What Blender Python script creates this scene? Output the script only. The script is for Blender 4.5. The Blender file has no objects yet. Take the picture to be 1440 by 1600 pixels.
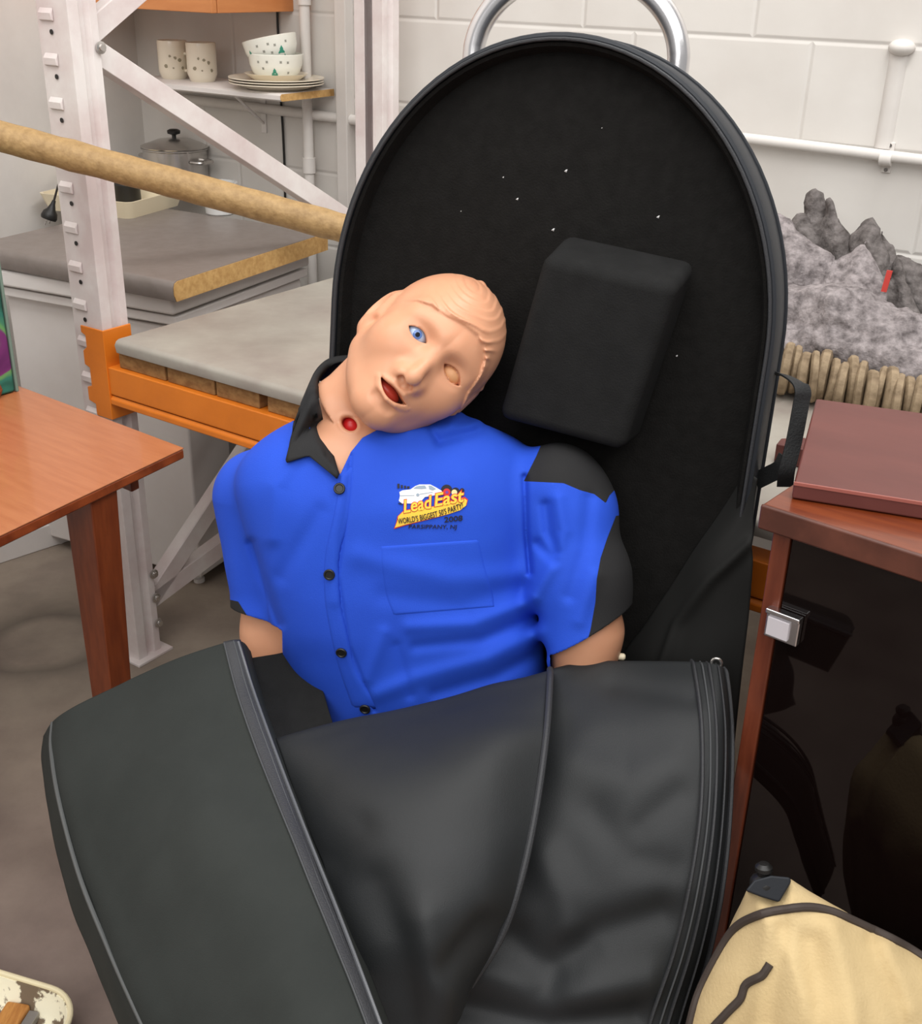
import bpy, bmesh, math, random
import numpy as np
from mathutils import Vector, Matrix
from mathutils.bvhtree import BVHTree
random.seed(7); RNG = np.random.default_rng(7)
scene = bpy.context.scene
COL = scene.collection
# ------------------------------------------------------------------ camera
F = 1800.0; CX, CY = 720.0, 800.0; CAM_H = 1.43
d_ = np.array([612.0-CX, 4600.0-CY, F]); d_ /= np.linalg.norm(d_)
UP = -d_
FW = np.array([0, 0, 1.0]) - d_[2]*d_; FW /= np.linalg.norm(FW)
RT = np.cross(FW, UP)
R3 = np.array([RT, FW, UP]); CAM = np.array([0, 0, CAM_H])
cam_data = bpy.data.cameras.new('camera'); cam = bpy.data.objects.new('camera', cam_data); COL.objects.link(cam)
cam_data.sensor_fit = 'VERTICAL'; cam_data.sensor_height = 32.0; cam_data.lens = 32.0*F/1600.0
cam_data.clip_start = 0.02
mw = np.eye(4); mw[:3, :3] = R3 @ np.diag([1, -1, -1]); mw[:3, 3] = CAM
cam.matrix_world = Matrix(mw.tolist())
scene.camera = cam
# ------------------------------------------------------------------ world, lamps, exposure
world = bpy.data.worlds.new('world'); scene.world = world; world.use_nodes = True
wb = world.node_tree.nodes['Background']; wb.inputs[0].default_value = (1.0, 0.98, 0.96, 1); wb.inputs[1].default_value = 0.45
def area(name, loc, target, sx, sy, power, col):
    L = bpy.data.lights.new(name, 'AREA'); L.shape = 'RECTANGLE'; L.size = sx; L.size_y = sy; L.energy = power; L.color = col
    o = bpy.data.objects.new(name, L); COL.objects.link(o); o.location = loc
    o.rotation_euler = (Vector(target)-Vector(loc)).to_track_quat('-Z', 'Y').to_euler()
    return o
area('unseen_overhead_light', (-0.6, 0.6, 3.6), (-0.5, 1.2, 0), 2.4, 1.6, 56, (1, 0.98, 0.955))
area('unseen_overhead_light', (-1.0, -2.2, 3.4), (0, 1.4, 0.7), 3.0, 2.0, 70, (1, 0.98, 0.96))
area('unseen_overhead_light', (1.3, -0.4, 3.5), (-0.9, 2.4, 0.9), 2.4, 1.4, 36, (1, 0.98, 0.96))  # fill added on the right to brighten the left wall, no known fitting
area('unseen_overhead_light', (0.9, 1.7, 3.3), (-1.0, 3.2, 0.9), 1.2, 0.5, 32, (1, 0.98, 0.96))  # extra fill added to lift the left wall and rear corner
scene.view_settings.view_transform = 'Standard'; scene.view_settings.look = 'None'
scene.view_settings.gamma = 1.0; scene.view_settings.use_curve_mapping = False
scene.view_settings.exposure = 0.0

# ------------------------------------------------------------------ measuring helpers (pixel -> place)
def ray(px, py): return R3 @ np.array([(px-CX)/F, (py-CY)/F, 1.0])
def K(px, py, Z): return CAM + ray(px, py)*Z
def onz(px, py, z): r = ray(px, py); return CAM + r*((z-CAM_H)/r[2])
def onp(px, py, p0, n): r = ray(px, py); return CAM + r*(np.dot(np.array(p0)-CAM, n)/np.dot(r, n))
def k2w(P): return CAM + P @ R3.T
def w2k(P): return (P-CAM) @ R3
def pk(px, py, Z): return np.array([(px-CX)/F*Z, (py-CY)/F*Z, Z])
def dirs(deg):
    a = math.radians(deg); A = np.array([math.sin(a), math.cos(a), 0]); return A, np.array([-A[1], A[0], 0])
ZU = np.array([0, 0, 1.0])

# ------------------------------------------------------------------ materials
def lin(c):
    c = np.array(c, float)/255.0
    return np.where(c <= 0.04045, c/12.92, ((c+0.055)/1.055)**2.4)
MATS = {}
def mat(name, rgb, rough=0.5, metal=0.0, var=0.0, vscale=8.0, rgb2=None, bump=0.0, bscale=60.0, spec=0.5, stretch=None, coat=0.0, sss=0.0, detail=6.0, lo=0.35, hi=0.65, sheen=0.0, weave=0.0):
    if name in MATS: return MATS[name]
    m = bpy.data.materials.new(name); m.use_nodes = True; nt = m.node_tree; b = nt.nodes['Principled BSDF']
    c = lin(rgb); b.inputs['Base Color'].default_value = (*c, 1); b.inputs['Roughness'].default_value = rough
    b.inputs['Metallic'].default_value = metal; b.inputs['Specular IOR Level'].default_value = spec
    b.inputs['Coat Weight'].default_value = coat
    if sheen: b.inputs['Sheen Weight'].default_value = sheen; b.inputs['Sheen Roughness'].default_value = 0.5
    if sss: b.inputs['Subsurface Weight'].default_value = sss; b.inputs['Subsurface Radius'].default_value = (0.012, 0.006, 0.004); b.inputs['Subsurface Scale'].default_value = 0.5
    tc = nt.nodes.new('ShaderNodeTexCoord'); src = tc.outputs['Object']
    if stretch:
        mp = nt.nodes.new('ShaderNodeMapping'); mp.inputs['Scale'].default_value = stretch[:3]
        if len(stretch) > 3: mp.inputs['Rotation'].default_value = (0, 0, stretch[3])
        if len(stretch) > 3:
            mp0 = nt.nodes.new('ShaderNodeMapping'); mp0.inputs['Rotation'].default_value = (0, 0, stretch[3]); mp.inputs['Rotation'].default_value = (0, 0, 0)
            nt.links.new(src, mp0.inputs[0]); src = mp0.outputs[0]
        nt.links.new(src, mp.inputs[0]); src = mp.outputs[0]
    if rgb2 is not None or var:
        if rgb2 is None: rgb2 = tuple(max(0, x*(1-var)) for x in rgb)
        n = nt.nodes.new('ShaderNodeTexNoise'); n.inputs['Scale'].default_value = vscale; n.inputs['Detail'].default_value = detail; n.inputs['Roughness'].default_value = 0.6
        nt.links.new(src, n.inputs['Vector'])
        r = nt.nodes.new('ShaderNodeValToRGB'); r.color_ramp.elements[0].position = lo; r.color_ramp.elements[1].position = hi
        r.color_ramp.elements[0].color = (*lin(rgb2), 1); r.color_ramp.elements[1].color = (*c, 1)
        nt.links.new(n.outputs['Fac'], r.inputs[0]); nt.links.new(r.outputs[0], b.inputs['Base Color'])
    if bump or weave:
        n2 = nt.nodes.new('ShaderNodeTexNoise'); n2.inputs['Scale'].default_value = bscale; n2.inputs['Detail'].default_value = 4
        nt.links.new(src, n2.inputs['Vector'])
        bp = nt.nodes.new('ShaderNodeBump'); bp.inputs['Strength'].default_value = bump or weave; bp.inputs['Distance'].default_value = 0.004
        nt.links.new(n2.outputs['Fac'], bp.inputs['Height']); nt.links.new(bp.outputs[0], b.inputs['Normal'])
    MATS[name] = m; return m

# ------------------------------------------------------------------ object helpers
LOC = {}
def link_mesh(name, verts, faces, mats, parent=None, smooth=True, angle=35, midx=None):
    base = LOC.get(parent.name, np.zeros(3)) if parent else np.zeros(3)
    V = np.asarray(verts, float) - base
    me = bpy.data.meshes.new(name)
    if isinstance(faces, np.ndarray) and faces.ndim == 2:
        n, k = faces.shape
        me.vertices.add(len(V)); me.vertices.foreach_set('co', V.astype(np.float32).ravel())
        me.loops.add(n*k); me.loops.foreach_set('vertex_index', faces.astype(np.int32).ravel())
        me.polygons.add(n); me.polygons.foreach_set('loop_start', np.arange(0, n*k, k, dtype=np.int32)); me.polygons.foreach_set('loop_total', np.full(n, k, dtype=np.int32))
        me.update(calc_edges=True)
    else:
        me.from_pydata([tuple(v) for v in V], [], [tuple(int(i) for i in f) for f in faces]); me.update()
    for m in (mats if isinstance(mats, (list, tuple)) else [mats]): me.materials.append(m)
    if midx is not None: me.polygons.foreach_set('material_index', np.asarray(midx, dtype=np.int32))
    if smooth:
        me.polygons.foreach_set('use_smooth', np.ones(len(me.polygons), dtype=bool))
        if angle: me.set_sharp_from_angle(angle=math.radians(angle))
    o = bpy.data.objects.new(name, me); COL.objects.link(o)
    if parent: o.parent = parent; LOC[o.name] = base
    else: LOC[o.name] = np.zeros(3)
    return o
def tag(o, label, cat, group=None):
    o['label'] = label; o['category'] = cat
    if group: o['group'] = group
    return o
def thing(name, label, cat, loc, group=None):
    o = bpy.data.objects.new(name, None); COL.objects.link(o); o.location = tuple(loc); o.empty_display_size = 0.05
    LOC[o.name] = np.array(loc, float)
    return tag(o, label, cat, group)
def struct(o): o['kind'] = 'structure'; return o

class MB:
    def __init__(s): s.v = []; s.f = []
    def add(s, V, Fc):
        b = len(s.v); s.v += [np.asarray(v, float) for v in V]; s.f += [tuple(b+i for i in f) for f in Fc]; return s
    def box(s, o, a, b, c):   # corner o, edge vectors a, b, c
        o, a, b, c = map(lambda x: np.asarray(x, float), (o, a, b, c))
        V = [o, o+a, o+a+b, o+b, o+c, o+a+c, o+a+b+c, o+b+c]
        Fc = [(0, 3, 2, 1), (4, 5, 6, 7), (0, 1, 5, 4), (1, 2, 6, 5), (2, 3, 7, 6), (3, 0, 4, 7)]
        if np.dot(np.cross(a, b), c) < 0: Fc = [f[::-1] for f in Fc]
        return s.add(V, Fc)
    def prism(s, poly, ex):   # planar polygon (3-D points) pushed along ex
        P = [np.asarray(p, float) for p in poly]; n = len(P); ex = np.asarray(ex, float)
        V = P+[p+ex for p in P]
        Fc = [tuple(range(n))[::-1], tuple(range(n, 2*n))]+[(i, (i+1) % n, n+(i+1) % n, n+i) for i in range(n)]
        return s.add(V, Fc)
    def tube(s, pts, r, n=16, caps=True, closed=False):
        P = [np.asarray(p, float) for p in pts]; m = len(P); rr = r if hasattr(r, '__len__') else [r]*m
        prev = None; rings = []
        for i in range(m):
            if closed: t = P[(i+1) % m]-P[i-1]
            else: t = P[min(i+1, m-1)]-P[max(i-1, 0)]
            t = t/(np.linalg.norm(t)+1e-12)
            if prev is None:
                h = np.array([0, 0, 1.0]) if abs(t[2]) < 0.9 else np.array([1.0, 0, 0]); u = np.cross(h, t)
            else: u = prev-t*np.dot(prev, t)
            u /= np.linalg.norm(u); prev = u; w = np.cross(t, u)
            rings.append([P[i]+rr[i]*(math.cos(2*math.pi*k/n)*u+math.sin(2*math.pi*k/n)*w) for k in range(n)])
        V = [p for rg in rings for p in rg]; Fc = []
        for i in range(m if closed else m-1):
            j = (i+1) % m
            for k in range(n): Fc.append((i*n+k, i*n+(k+1) % n, j*n+(k+1) % n, j*n+k))
        if caps and not closed: Fc += [tuple(range(n))[::-1], tuple((m-1)*n+k for k in range(n))]
        return s.add(V, Fc)
    def lathe(s, c, prof, n=40, axis=None, ux=None):   # profile of (r, h)
        c = np.asarray(c, float); ax = ZU if axis is None else np.asarray(axis, float)/np.linalg.norm(axis)
        h = np.array([1.0, 0, 0]) if abs(ax[0]) < 0.9 else np.array([0, 1.0, 0]); u = np.cross(ax, h); u /= np.linalg.norm(u); w = np.cross(ax, u)
        V = []; m = len(prof)
        for (r, z) in prof:
            for k in range(n): V.append(c+ax*z+max(r, 1e-5)*(math.cos(2*math.pi*k/n)*u+math.sin(2*math.pi*k/n)*w))
        Fc = [(i*n+k, i*n+(k+1) % n, (i+1)*n+(k+1) % n, (i+1)*n+k) for i in range(m-1) for k in range(n)]
        return s.add(V, Fc)
    def ball(s, c, r, n=20, m=12, axes=None):
        c = np.asarray(c, float); A = np.eye(3) if axes is None else np.asarray(axes); r = np.ones(3)*r
        V = []; 
        for i in range(m+1):
            t = math.pi*i/m
            for k in range(n):
                p = 2*math.pi*k/n; q = np.array([math.sin(t)*math.cos(p), math.sin(t)*math.sin(p), math.cos(t)])*r
                V.append(c+q@A)
        Fc = [(i*n+k, (i+1)*n+k, (i+1)*n+(k+1) % n, i*n+(k+1) % n) for i in range(m) for k in range(n)]
        return s.add(V, Fc)
    def build(s, name, m, parent=None, bevel=0.0, smooth=True, angle=35, seg=2):
        o = link_mesh(name, s.v, s.f, m, parent, False, 0)
        bm = bmesh.new(); bm.from_mesh(o.data); bmesh.ops.recalc_face_normals(bm, faces=bm.faces); bm.to_mesh(o.data); bm.free()
        if smooth:
            o.data.polygons.foreach_set('use_smooth', np.ones(len(o.data.polygons), dtype=bool))
            if angle: o.data.set_sharp_from_angle(angle=math.radians(angle))
        if bevel:
            md = o.modifiers.new('bevel', 'BEVEL'); md.width = bevel; md.segments = seg; md.limit_method = 'ANGLE'; md.angle_limit = math.radians(40); md.harden_normals = True
        return o

def catmull(P, n):
    P = np.asarray(P, float); m = len(P); Q = np.concatenate([[2*P[0]-P[1]], P, [2*P[-1]-P[-2]]])
    t = np.linspace(0, m-1, n); i = np.minimum(t.astype(int), m-2); f = (t-i).reshape([-1]+[1]*(P.ndim-1))
    a, b, c, d = Q[i], Q[i+1], Q[i+2], Q[i+3]
    return 0.5*(2*b+(c-a)*f+(2*a-5*b+4*c-d)*f*f+(3*b-a-3*c+d)*f**3)
def vnoise(P, seed=0):   # smooth value noise on (N,3)
    P = np.asarray(P, float); i = np.floor(P).astype(np.int64); f = P-i; f = f*f*(3-2*f)
    def h(ix, iy, iz):
        n = (ix*374761393+iy*668265263+iz*2147483647+seed*1274126177) & 0xFFFFFFFF
        n = ((n ^ (n >> 13))*1274126177) & 0xFFFFFFFF; return ((n ^ (n >> 16)) & 0xFFFF)/65535.0*2-1
    r = 0
    for a in (0, 1):
        for b in (0, 1):
            for c in (0, 1):
                w = (f[..., 0] if a else 1-f[..., 0])*(f[..., 1] if b else 1-f[..., 1])*(f[..., 2] if c else 1-f[..., 2])
                r = r+w*h(i[..., 0]+a, i[..., 1]+b, i[..., 2]+c)
    return r
def sheet(name, grid, nu, nv, thick, m, parent=None, noise=(), folds=(), offset=-1.0):
    """cloth: control rows of (px, py, depth) measured on the cloth, smooth through them, real thickness"""
    G = np.array([[K(*p) for p in row] for row in grid])
    G = catmull(G, nv); G = np.transpose(catmull(np.transpose(G, (1, 0, 2)), nu), (1, 0, 2))
    nrm = np.cross(np.gradient(G, axis=1), np.gradient(G, axis=0)); nrm /= np.linalg.norm(nrm, axis=2, keepdims=True)+1e-12
    s = np.sign(np.sum(nrm*(CAM-G), axis=2).mean()); nrm *= s
    for (amp, sc, sd) in noise: G = G+nrm*(amp*vnoise(G*np.array(sc), sd))[..., None]
    if folds:
        kk = w2k(G.reshape(-1, 3)).reshape(G.shape); PX = CX+F*kk[..., 0]/kk[..., 2]; PY = CY+F*kk[..., 1]/kk[..., 2]
        for (amp, wd, pl) in folds: G = G+nrm*(amp*np.exp(-(dpoly(PX, PY, pl)/wd)**2))[..., None]
    V = G.reshape(-1, 3); Fc = []
    idx = np.arange(nu*nv).reshape(nv, nu)
    q = np.stack([idx[:-1, :-1], idx[:-1, 1:], idx[1:, 1:], idx[1:, :-1]], -1).reshape(-1, 4)
    if s > 0: q = q[:, ::-1]
    o = link_mesh(name, V, q, m, parent, True, 0)
    # make faces look to the camera side
    me = o.data; c = np.mean([np.dot(np.array(p.normal), CAM-(np.array(p.center)+LOC[o.name])) for p in me.polygons])
    if c < 0: me.flip_normals()
    md = o.modifiers.new('thickness', 'SOLIDIFY'); md.thickness = thick; md.offset = offset
    return o, G
def dpoly(PX, PY, pl):
    d = np.full(np.shape(PX), 1e9)
    for (x0, y0), (x1, y1) in zip(pl[:-1], pl[1:]):
        dx, dy = x1-x0, y1-y0; t = np.clip(((PX-x0)*dx+(PY-y0)*dy)/(dx*dx+dy*dy+1e-9), 0, 1)
        d = np.minimum(d, np.hypot(PX-x0-t*dx, PY-y0-t*dy))
    return d
def inpoly(PX, PY, pl):
    r = np.zeros(np.shape(PX), bool); n = len(pl)
    for i in range(n):
        x0, y0 = pl[i]; x1, y1 = pl[(i+1) % n]
        if y0 == y1: continue
        r ^= ((y0 > PY) != (y1 > PY)) & (PX < (x1-x0)*(PY-y0)/(y1-y0)+x0)
    return r
def sdpoly(PX, PY, pl):
    d = dpoly(PX, PY, list(pl)+[pl[0]]); return np.where(inpoly(PX, PY, pl), -d, d)

# ------------------------------------------------------------------ implicit surfaces
def ell(P, c, r):
    q = (P-np.asarray(c))/np.asarray(r); k0 = np.sqrt((q*q).sum(-1)); q2 = q/np.asarray(r); k1 = np.sqrt((q2*q2).sum(-1))+1e-9
    return k0*(k0-1)/k1
def sph(P, c, r): q = P-np.asarray(c); return np.sqrt((q*q).sum(-1))-r
def cap(P, a, b, ra, rb=None):
    a = np.asarray(a, float); b = np.asarray(b, float); rb = ra if rb is None else rb
    ab = b-a; t = np.clip((P-a)@ab/(ab@ab), 0, 1); q = P-a-t[:, None]*ab
    return np.sqrt((q*q).sum(-1))-(ra+(rb-ra)*t)
def smin(a, b, k): h = np.maximum(k-np.abs(a-b), 0)/k; return np.minimum(a, b)-h*h*k*0.25
def smax(a, b, k): return -smin(-a, -b, k)
def sstep(a, b, x): t = np.clip((x-a)/(b-a), 0, 1); return t*t*(3-2*t)
def mesh_sdf(f, lo, hi, h, slack=1.6, newton=1):
    lo = np.asarray(lo, float); hi = np.asarray(hi, float); Bn = 8; nb = np.ceil((hi-lo)/(h*Bn)).astype(int)
    bi = np.stack(np.meshgrid(*[np.arange(n) for n in nb], indexing='ij'), -1).reshape(-1, 3)
    c = lo+(bi+0.5)*h*Bn; v = np.concatenate([f(x) for x in np.array_split(c, max(1, len(c)//60000))])
    act = bi[np.abs(v) < h*Bn*0.87*slack]
    g = np.stack(np.meshgrid(*[np.arange(Bn+1)]*3, indexing='ij'), -1).reshape(-1, 3)
    N = nb*Bn+2; ids = []; pos = []; quads = []
    offs = np.array([[0, 0, 0], [1, 0, 0], [0, 1, 0], [1, 1, 0], [0, 0, 1], [1, 0, 1], [0, 1, 1], [1, 1, 1]])
    edges = [(0, 1), (2, 3), (4, 5), (6, 7), (0, 2), (1, 3), (4, 6), (5, 7), (0, 4), (1, 5), (2, 6), (3, 7)]
    for ch in np.array_split(act, max(1, len(act)//400+1)):
        if not len(ch): continue
        gi = ch[:, None, :]*Bn+g[None]; val = f((lo+gi.reshape(-1, 3)*h)).reshape(len(ch), Bn+1, Bn+1, Bn+1)
        cor = np.stack([val[:, o[0]:o[0]+Bn, o[1]:o[1]+Bn, o[2]:o[2]+Bn] for o in offs], -1)
        neg = cor < 0; mix = neg.any(-1) & ~neg.all(-1)
        b, i, j, k = np.nonzero(mix); cv = cor[b, i, j, k]
        cell = ch[b]*Bn+np.stack([i, j, k], -1)
        acc = np.zeros((len(b), 3)); cnt = np.zeros(len(b))
        for (e0, e1) in edges:
            a0, a1 = cv[:, e0], cv[:, e1]; x = (a0 < 0) != (a1 < 0); t = np.where(x, a0/(a0-a1+1e-20), 0)
            p = offs[e0]+(offs[e1]-offs[e0])*t[:, None]; acc += np.where(x[:, None], p, 0); cnt += x
        pos.append(lo+(cell+acc/cnt[:, None])*h); ids.append((cell[:, 0]*N[1]+cell[:, 1])*N[2]+cell[:, 2])
        for ax in range(3):
            o1 = [1, 2, 4][ax]; s0 = cv[:, 0] < 0; s1 = cv[:, o1] < 0; x = s0 != s1
            cc = cell[x]; sg = s0[x]; u, w = [(1, 2), (2, 0), (0, 1)][ax]
            du = np.eye(3, dtype=int)[u]; dw = np.eye(3, dtype=int)[w]
            q = np.stack([cc-du-dw, cc-dw, cc, cc-du], 1); q[~sg] = q[~sg][:, ::-1]
            quads.append((q[..., 0]*N[1]+q[..., 1])*N[2]+q[..., 2])
    ids = np.concatenate(ids); pos = np.concatenate(pos); quads = np.concatenate(quads)
    o = np.argsort(ids); ids = ids[o]; pos = pos[o]; k = np.searchsorted(ids, quads); k = np.minimum(k, len(ids)-1)
    good = (ids[k] == quads).all(1); k = k[good]
    for _ in range(newton):
        e = h*0.5; f0 = f(pos); gr = np.stack([f(pos+e*np.eye(3)[a])-f(pos-e*np.eye(3)[a]) for a in range(3)], -1)/(2*e)
        st = f0/np.maximum((gr*gr).sum(-1), 0.05); pos = pos-np.clip(st, -h*0.6, h*0.6)[:, None]*gr
    return pos, k

# ------------------------------------------------------------------ palette
M_floor = mat('concrete', (158, 145, 130), 0.75, var=0.35, vscale=3.5, rgb2=(128, 115, 104), bump=0.25, bscale=40)
M_wall = mat('painted_wall', (222, 218, 213), 0.6, rgb2=(208, 203, 198), vscale=2.5, bump=0.08, bscale=60)
M_post = mat('white_paint', (226, 220, 217), 0.45, rgb2=(206, 190, 188), vscale=7, bump=0.1, bscale=30)
M_galv = mat('galvanised', (184, 181, 170), 0.42, metal=0.25, rgb2=(156, 146, 138), vscale=5, bump=0.03, bscale=20, lo=0.3, hi=0.7)
M_orange = mat('orange_paint', (232, 130, 38), 0.4, rgb2=(214, 116, 30), vscale=6)
M_timber = mat('timber', (160, 122, 74), 0.7, rgb2=(128, 90, 50), vscale=14, stretch=(1, 6, 6), bump=0.2)
M_pole = mat('bamboo_pole', (178, 146, 98), 0.6, rgb2=(146, 116, 74), vscale=70, detail=8.0, bump=0.35, bscale=120, lo=0.3, hi=0.7)
M_worktop = mat('grey_laminate', (134, 125, 120), 0.38, rgb2=(126, 117, 111), vscale=30)
M_chip = mat('chipboard', (206, 166, 106), 0.85, rgb2=(184, 142, 84), vscale=70, bump=0.2, bscale=120, detail=3)
M_white = mat('white_enamel', (228, 224, 221), 0.35, rgb2=(218, 212, 208), vscale=3)
M_cream = mat('cream_plastic', (233, 220, 190), 0.45)
M_black = mat('black_plastic', (22, 21, 20), 0.45)
M_steel = mat('stainless', (196, 192, 188), 0.25, metal=0.9)
M_chrome = mat('chrome', (225, 224, 226), 0.24, metal=1.0)
M_table = mat('table_veneer', (178, 110, 70), 0.30, rgb2=(168, 99, 60), vscale=10, stretch=(1, 9, 4, math.radians(36)), coat=0.2)
M_tedge = mat('table_edge', (150, 72, 34), 0.4, rgb2=(112, 48, 20), vscale=30)
M_tleg = mat('table_leg', (126, 60, 28), 0.4, rgb2=(106, 46, 20), vscale=14, stretch=(6, 6, 1))
M_felt = mat('black_felt', (25, 24, 23), 0.95, rgb2=(20, 19, 18), vscale=60, spec=0.15, bump=0.3, bscale=400)
M_rim = mat('black_vinyl', (38, 41, 46), 0.62, spec=0.35, bump=0.06, bscale=300)
M_nylon = mat('charcoal_nylon', (36, 38, 40), 0.55, spec=0.35, bump=0.10, bscale=700, rgb2=(33, 35, 36), vscale=4)
M_suede = mat('charcoal_brushed_nylon', (50, 53, 51), 0.85, spec=0.2, bump=0.12, bscale=600, rgb2=(44, 47, 45), vscale=6)
M_tape = mat('zip_tape', (46, 47, 50), 0.6, bump=0.2, bscale=500)
M_strap = mat('black_webbing', (27, 28, 29), 0.75, bump=0.3, bscale=400)
M_foam = mat('black_foam', (34, 34, 34), 0.95, spec=0.15, bump=0.25, bscale=500, rgb2=(30, 30, 30), vscale=40)
M_skin = mat('vinyl_skin', (217, 160, 126), 0.42, rgb2=(212, 153, 119), vscale=9, sss=0.12, spec=0.4)
M_shirt = mat('blue_cotton', (40, 84, 208), 0.8, rgb2=(38, 79, 200), vscale=6, bump=0.12, bscale=700, spec=0.25)
M_shirtk = mat('black_cotton', (40, 40, 41), 0.85, bump=0.12, bscale=700, spec=0.25)
M_red = mat('red_rubber', (196, 30, 34), 0.35)
M_tongue = mat('red_tongue', (180, 62, 48), 0.4)
M_eye = mat('blue_white_eye', (176, 200, 232), 0.12, coat=0.5)
M_iris = mat('blue_iris', (88, 124, 190), 0.12, coat=0.5)
M_pupil = mat('pupil', (22, 24, 34), 0.1)
M_lidtan = mat('tan_eyelid', (214, 158, 112), 0.5)
M_wood = mat('cabinet_wood', (118, 58, 36), 0.35, rgb2=(92, 42, 26), vscale=8, stretch=(8, 8, 1), coat=0.15)  # cabinet and lid woods toned down to imitate light falling off here
M_woodtop = mat('cabinet_top', (126, 60, 28), 0.3, rgb2=(100, 42, 20), vscale=8, stretch=(1, 9, 4, math.radians(36)), coat=0.2)
M_lip = mat('cabinet_lipping', (100, 56, 42), 0.45, rgb2=(78, 42, 31), vscale=20)
M_maroon = mat('maroon_wood', (106, 56, 50), 0.5, rgb2=(95, 48, 43), vscale=4, stretch=(1, 4, 2, math.radians(36)))
M_glass = mat('smoked_glass', (15, 8, 7), 0.03, spec=0.32)
M_blanket = mat('grey_felt_blanket', (168, 160, 160), 0.98, rgb2=(92, 86, 86), vscale=60, bump=0.7, bscale=150, detail=9.0, spec=0.1, lo=0.3, hi=0.7)
M_blanket2 = mat('dark_felt_blanket', (128, 122, 120), 0.98, rgb2=(76, 71, 69), vscale=60, bump=0.7, bscale=150, detail=9.0, spec=0.1, lo=0.3, hi=0.7)
M_disc = mat('old_wood_disc', (164, 144, 116), 0.8, rgb2=(108, 90, 68), vscale=45, bump=0.4, bscale=90, lo=0.3, hi=0.68)
M_khaki = mat('khaki_canvas', (208, 184, 138), 0.85, rgb2=(190, 165, 119), vscale=7, bump=0.2, bscale=300, lo=0.3, hi=0.7)
M_pipe = mat('dark_piping', (62, 52, 46), 0.7)
M_ceramic = mat('cream_ceramic', (232, 222, 202), 0.25, coat=0.3)
M_greenp = mat('green_print', (60, 150, 125), 0.4)
M_grayp = mat('grey_print', (150, 150, 140), 0.4)
M_brownp = mat('brown_print', (120, 85, 60), 0.4)
M_pine = mat('orange_veneer', (212, 140, 84), 0.5, rgb2=(200, 126, 72), vscale=6, stretch=(1, 1, 5))
M_yel = mat('yellow_thread', (250, 205, 70), 0.7)
M_redt = mat('red_thread', (205, 45, 40), 0.7)
M_whitet = mat('white_thread', (240, 240, 240), 0.7)
M_blkt = mat('black_thread', (24, 22, 34), 0.7)
M_grayt = mat('grey_thread', (150, 165, 180), 0.7)
M_enamel = mat('chipped_cream_enamel', (246, 240, 214), 0.4, rgb2=(118, 102, 84), vscale=15, lo=0.47, hi=0.50, bump=0.3, bscale=16)
M_rimc = mat('cream_rim', (236, 224, 186), 0.35)
M_handlew = mat('scraper_wood', (196, 138, 72), 0.5, rgb2=(168, 108, 50), vscale=30, stretch=(8, 1, 1))

# ================================================================== THE ROOM
A, B = dirs(124.0)           # rack: along the beam, and into the depth
Aw, Bw = dirs(122.0)         # back wall
W0 = np.array([-0.25, 3.15, 0])
AL, BL = dirs(116.0)         # left wall runs along BL
corner = np.array([-0.985, 3.61, 0])
mb = MB(); mb.add([(-4.5, -2.5, 0), (4.5, -2.5, 0), (4.5, 5.5, 0), (-4.5, 5.5, 0)], [(0, 1, 2, 3)])
floor = struct(mb.build('floor', M_floor, smooth=False))
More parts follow.
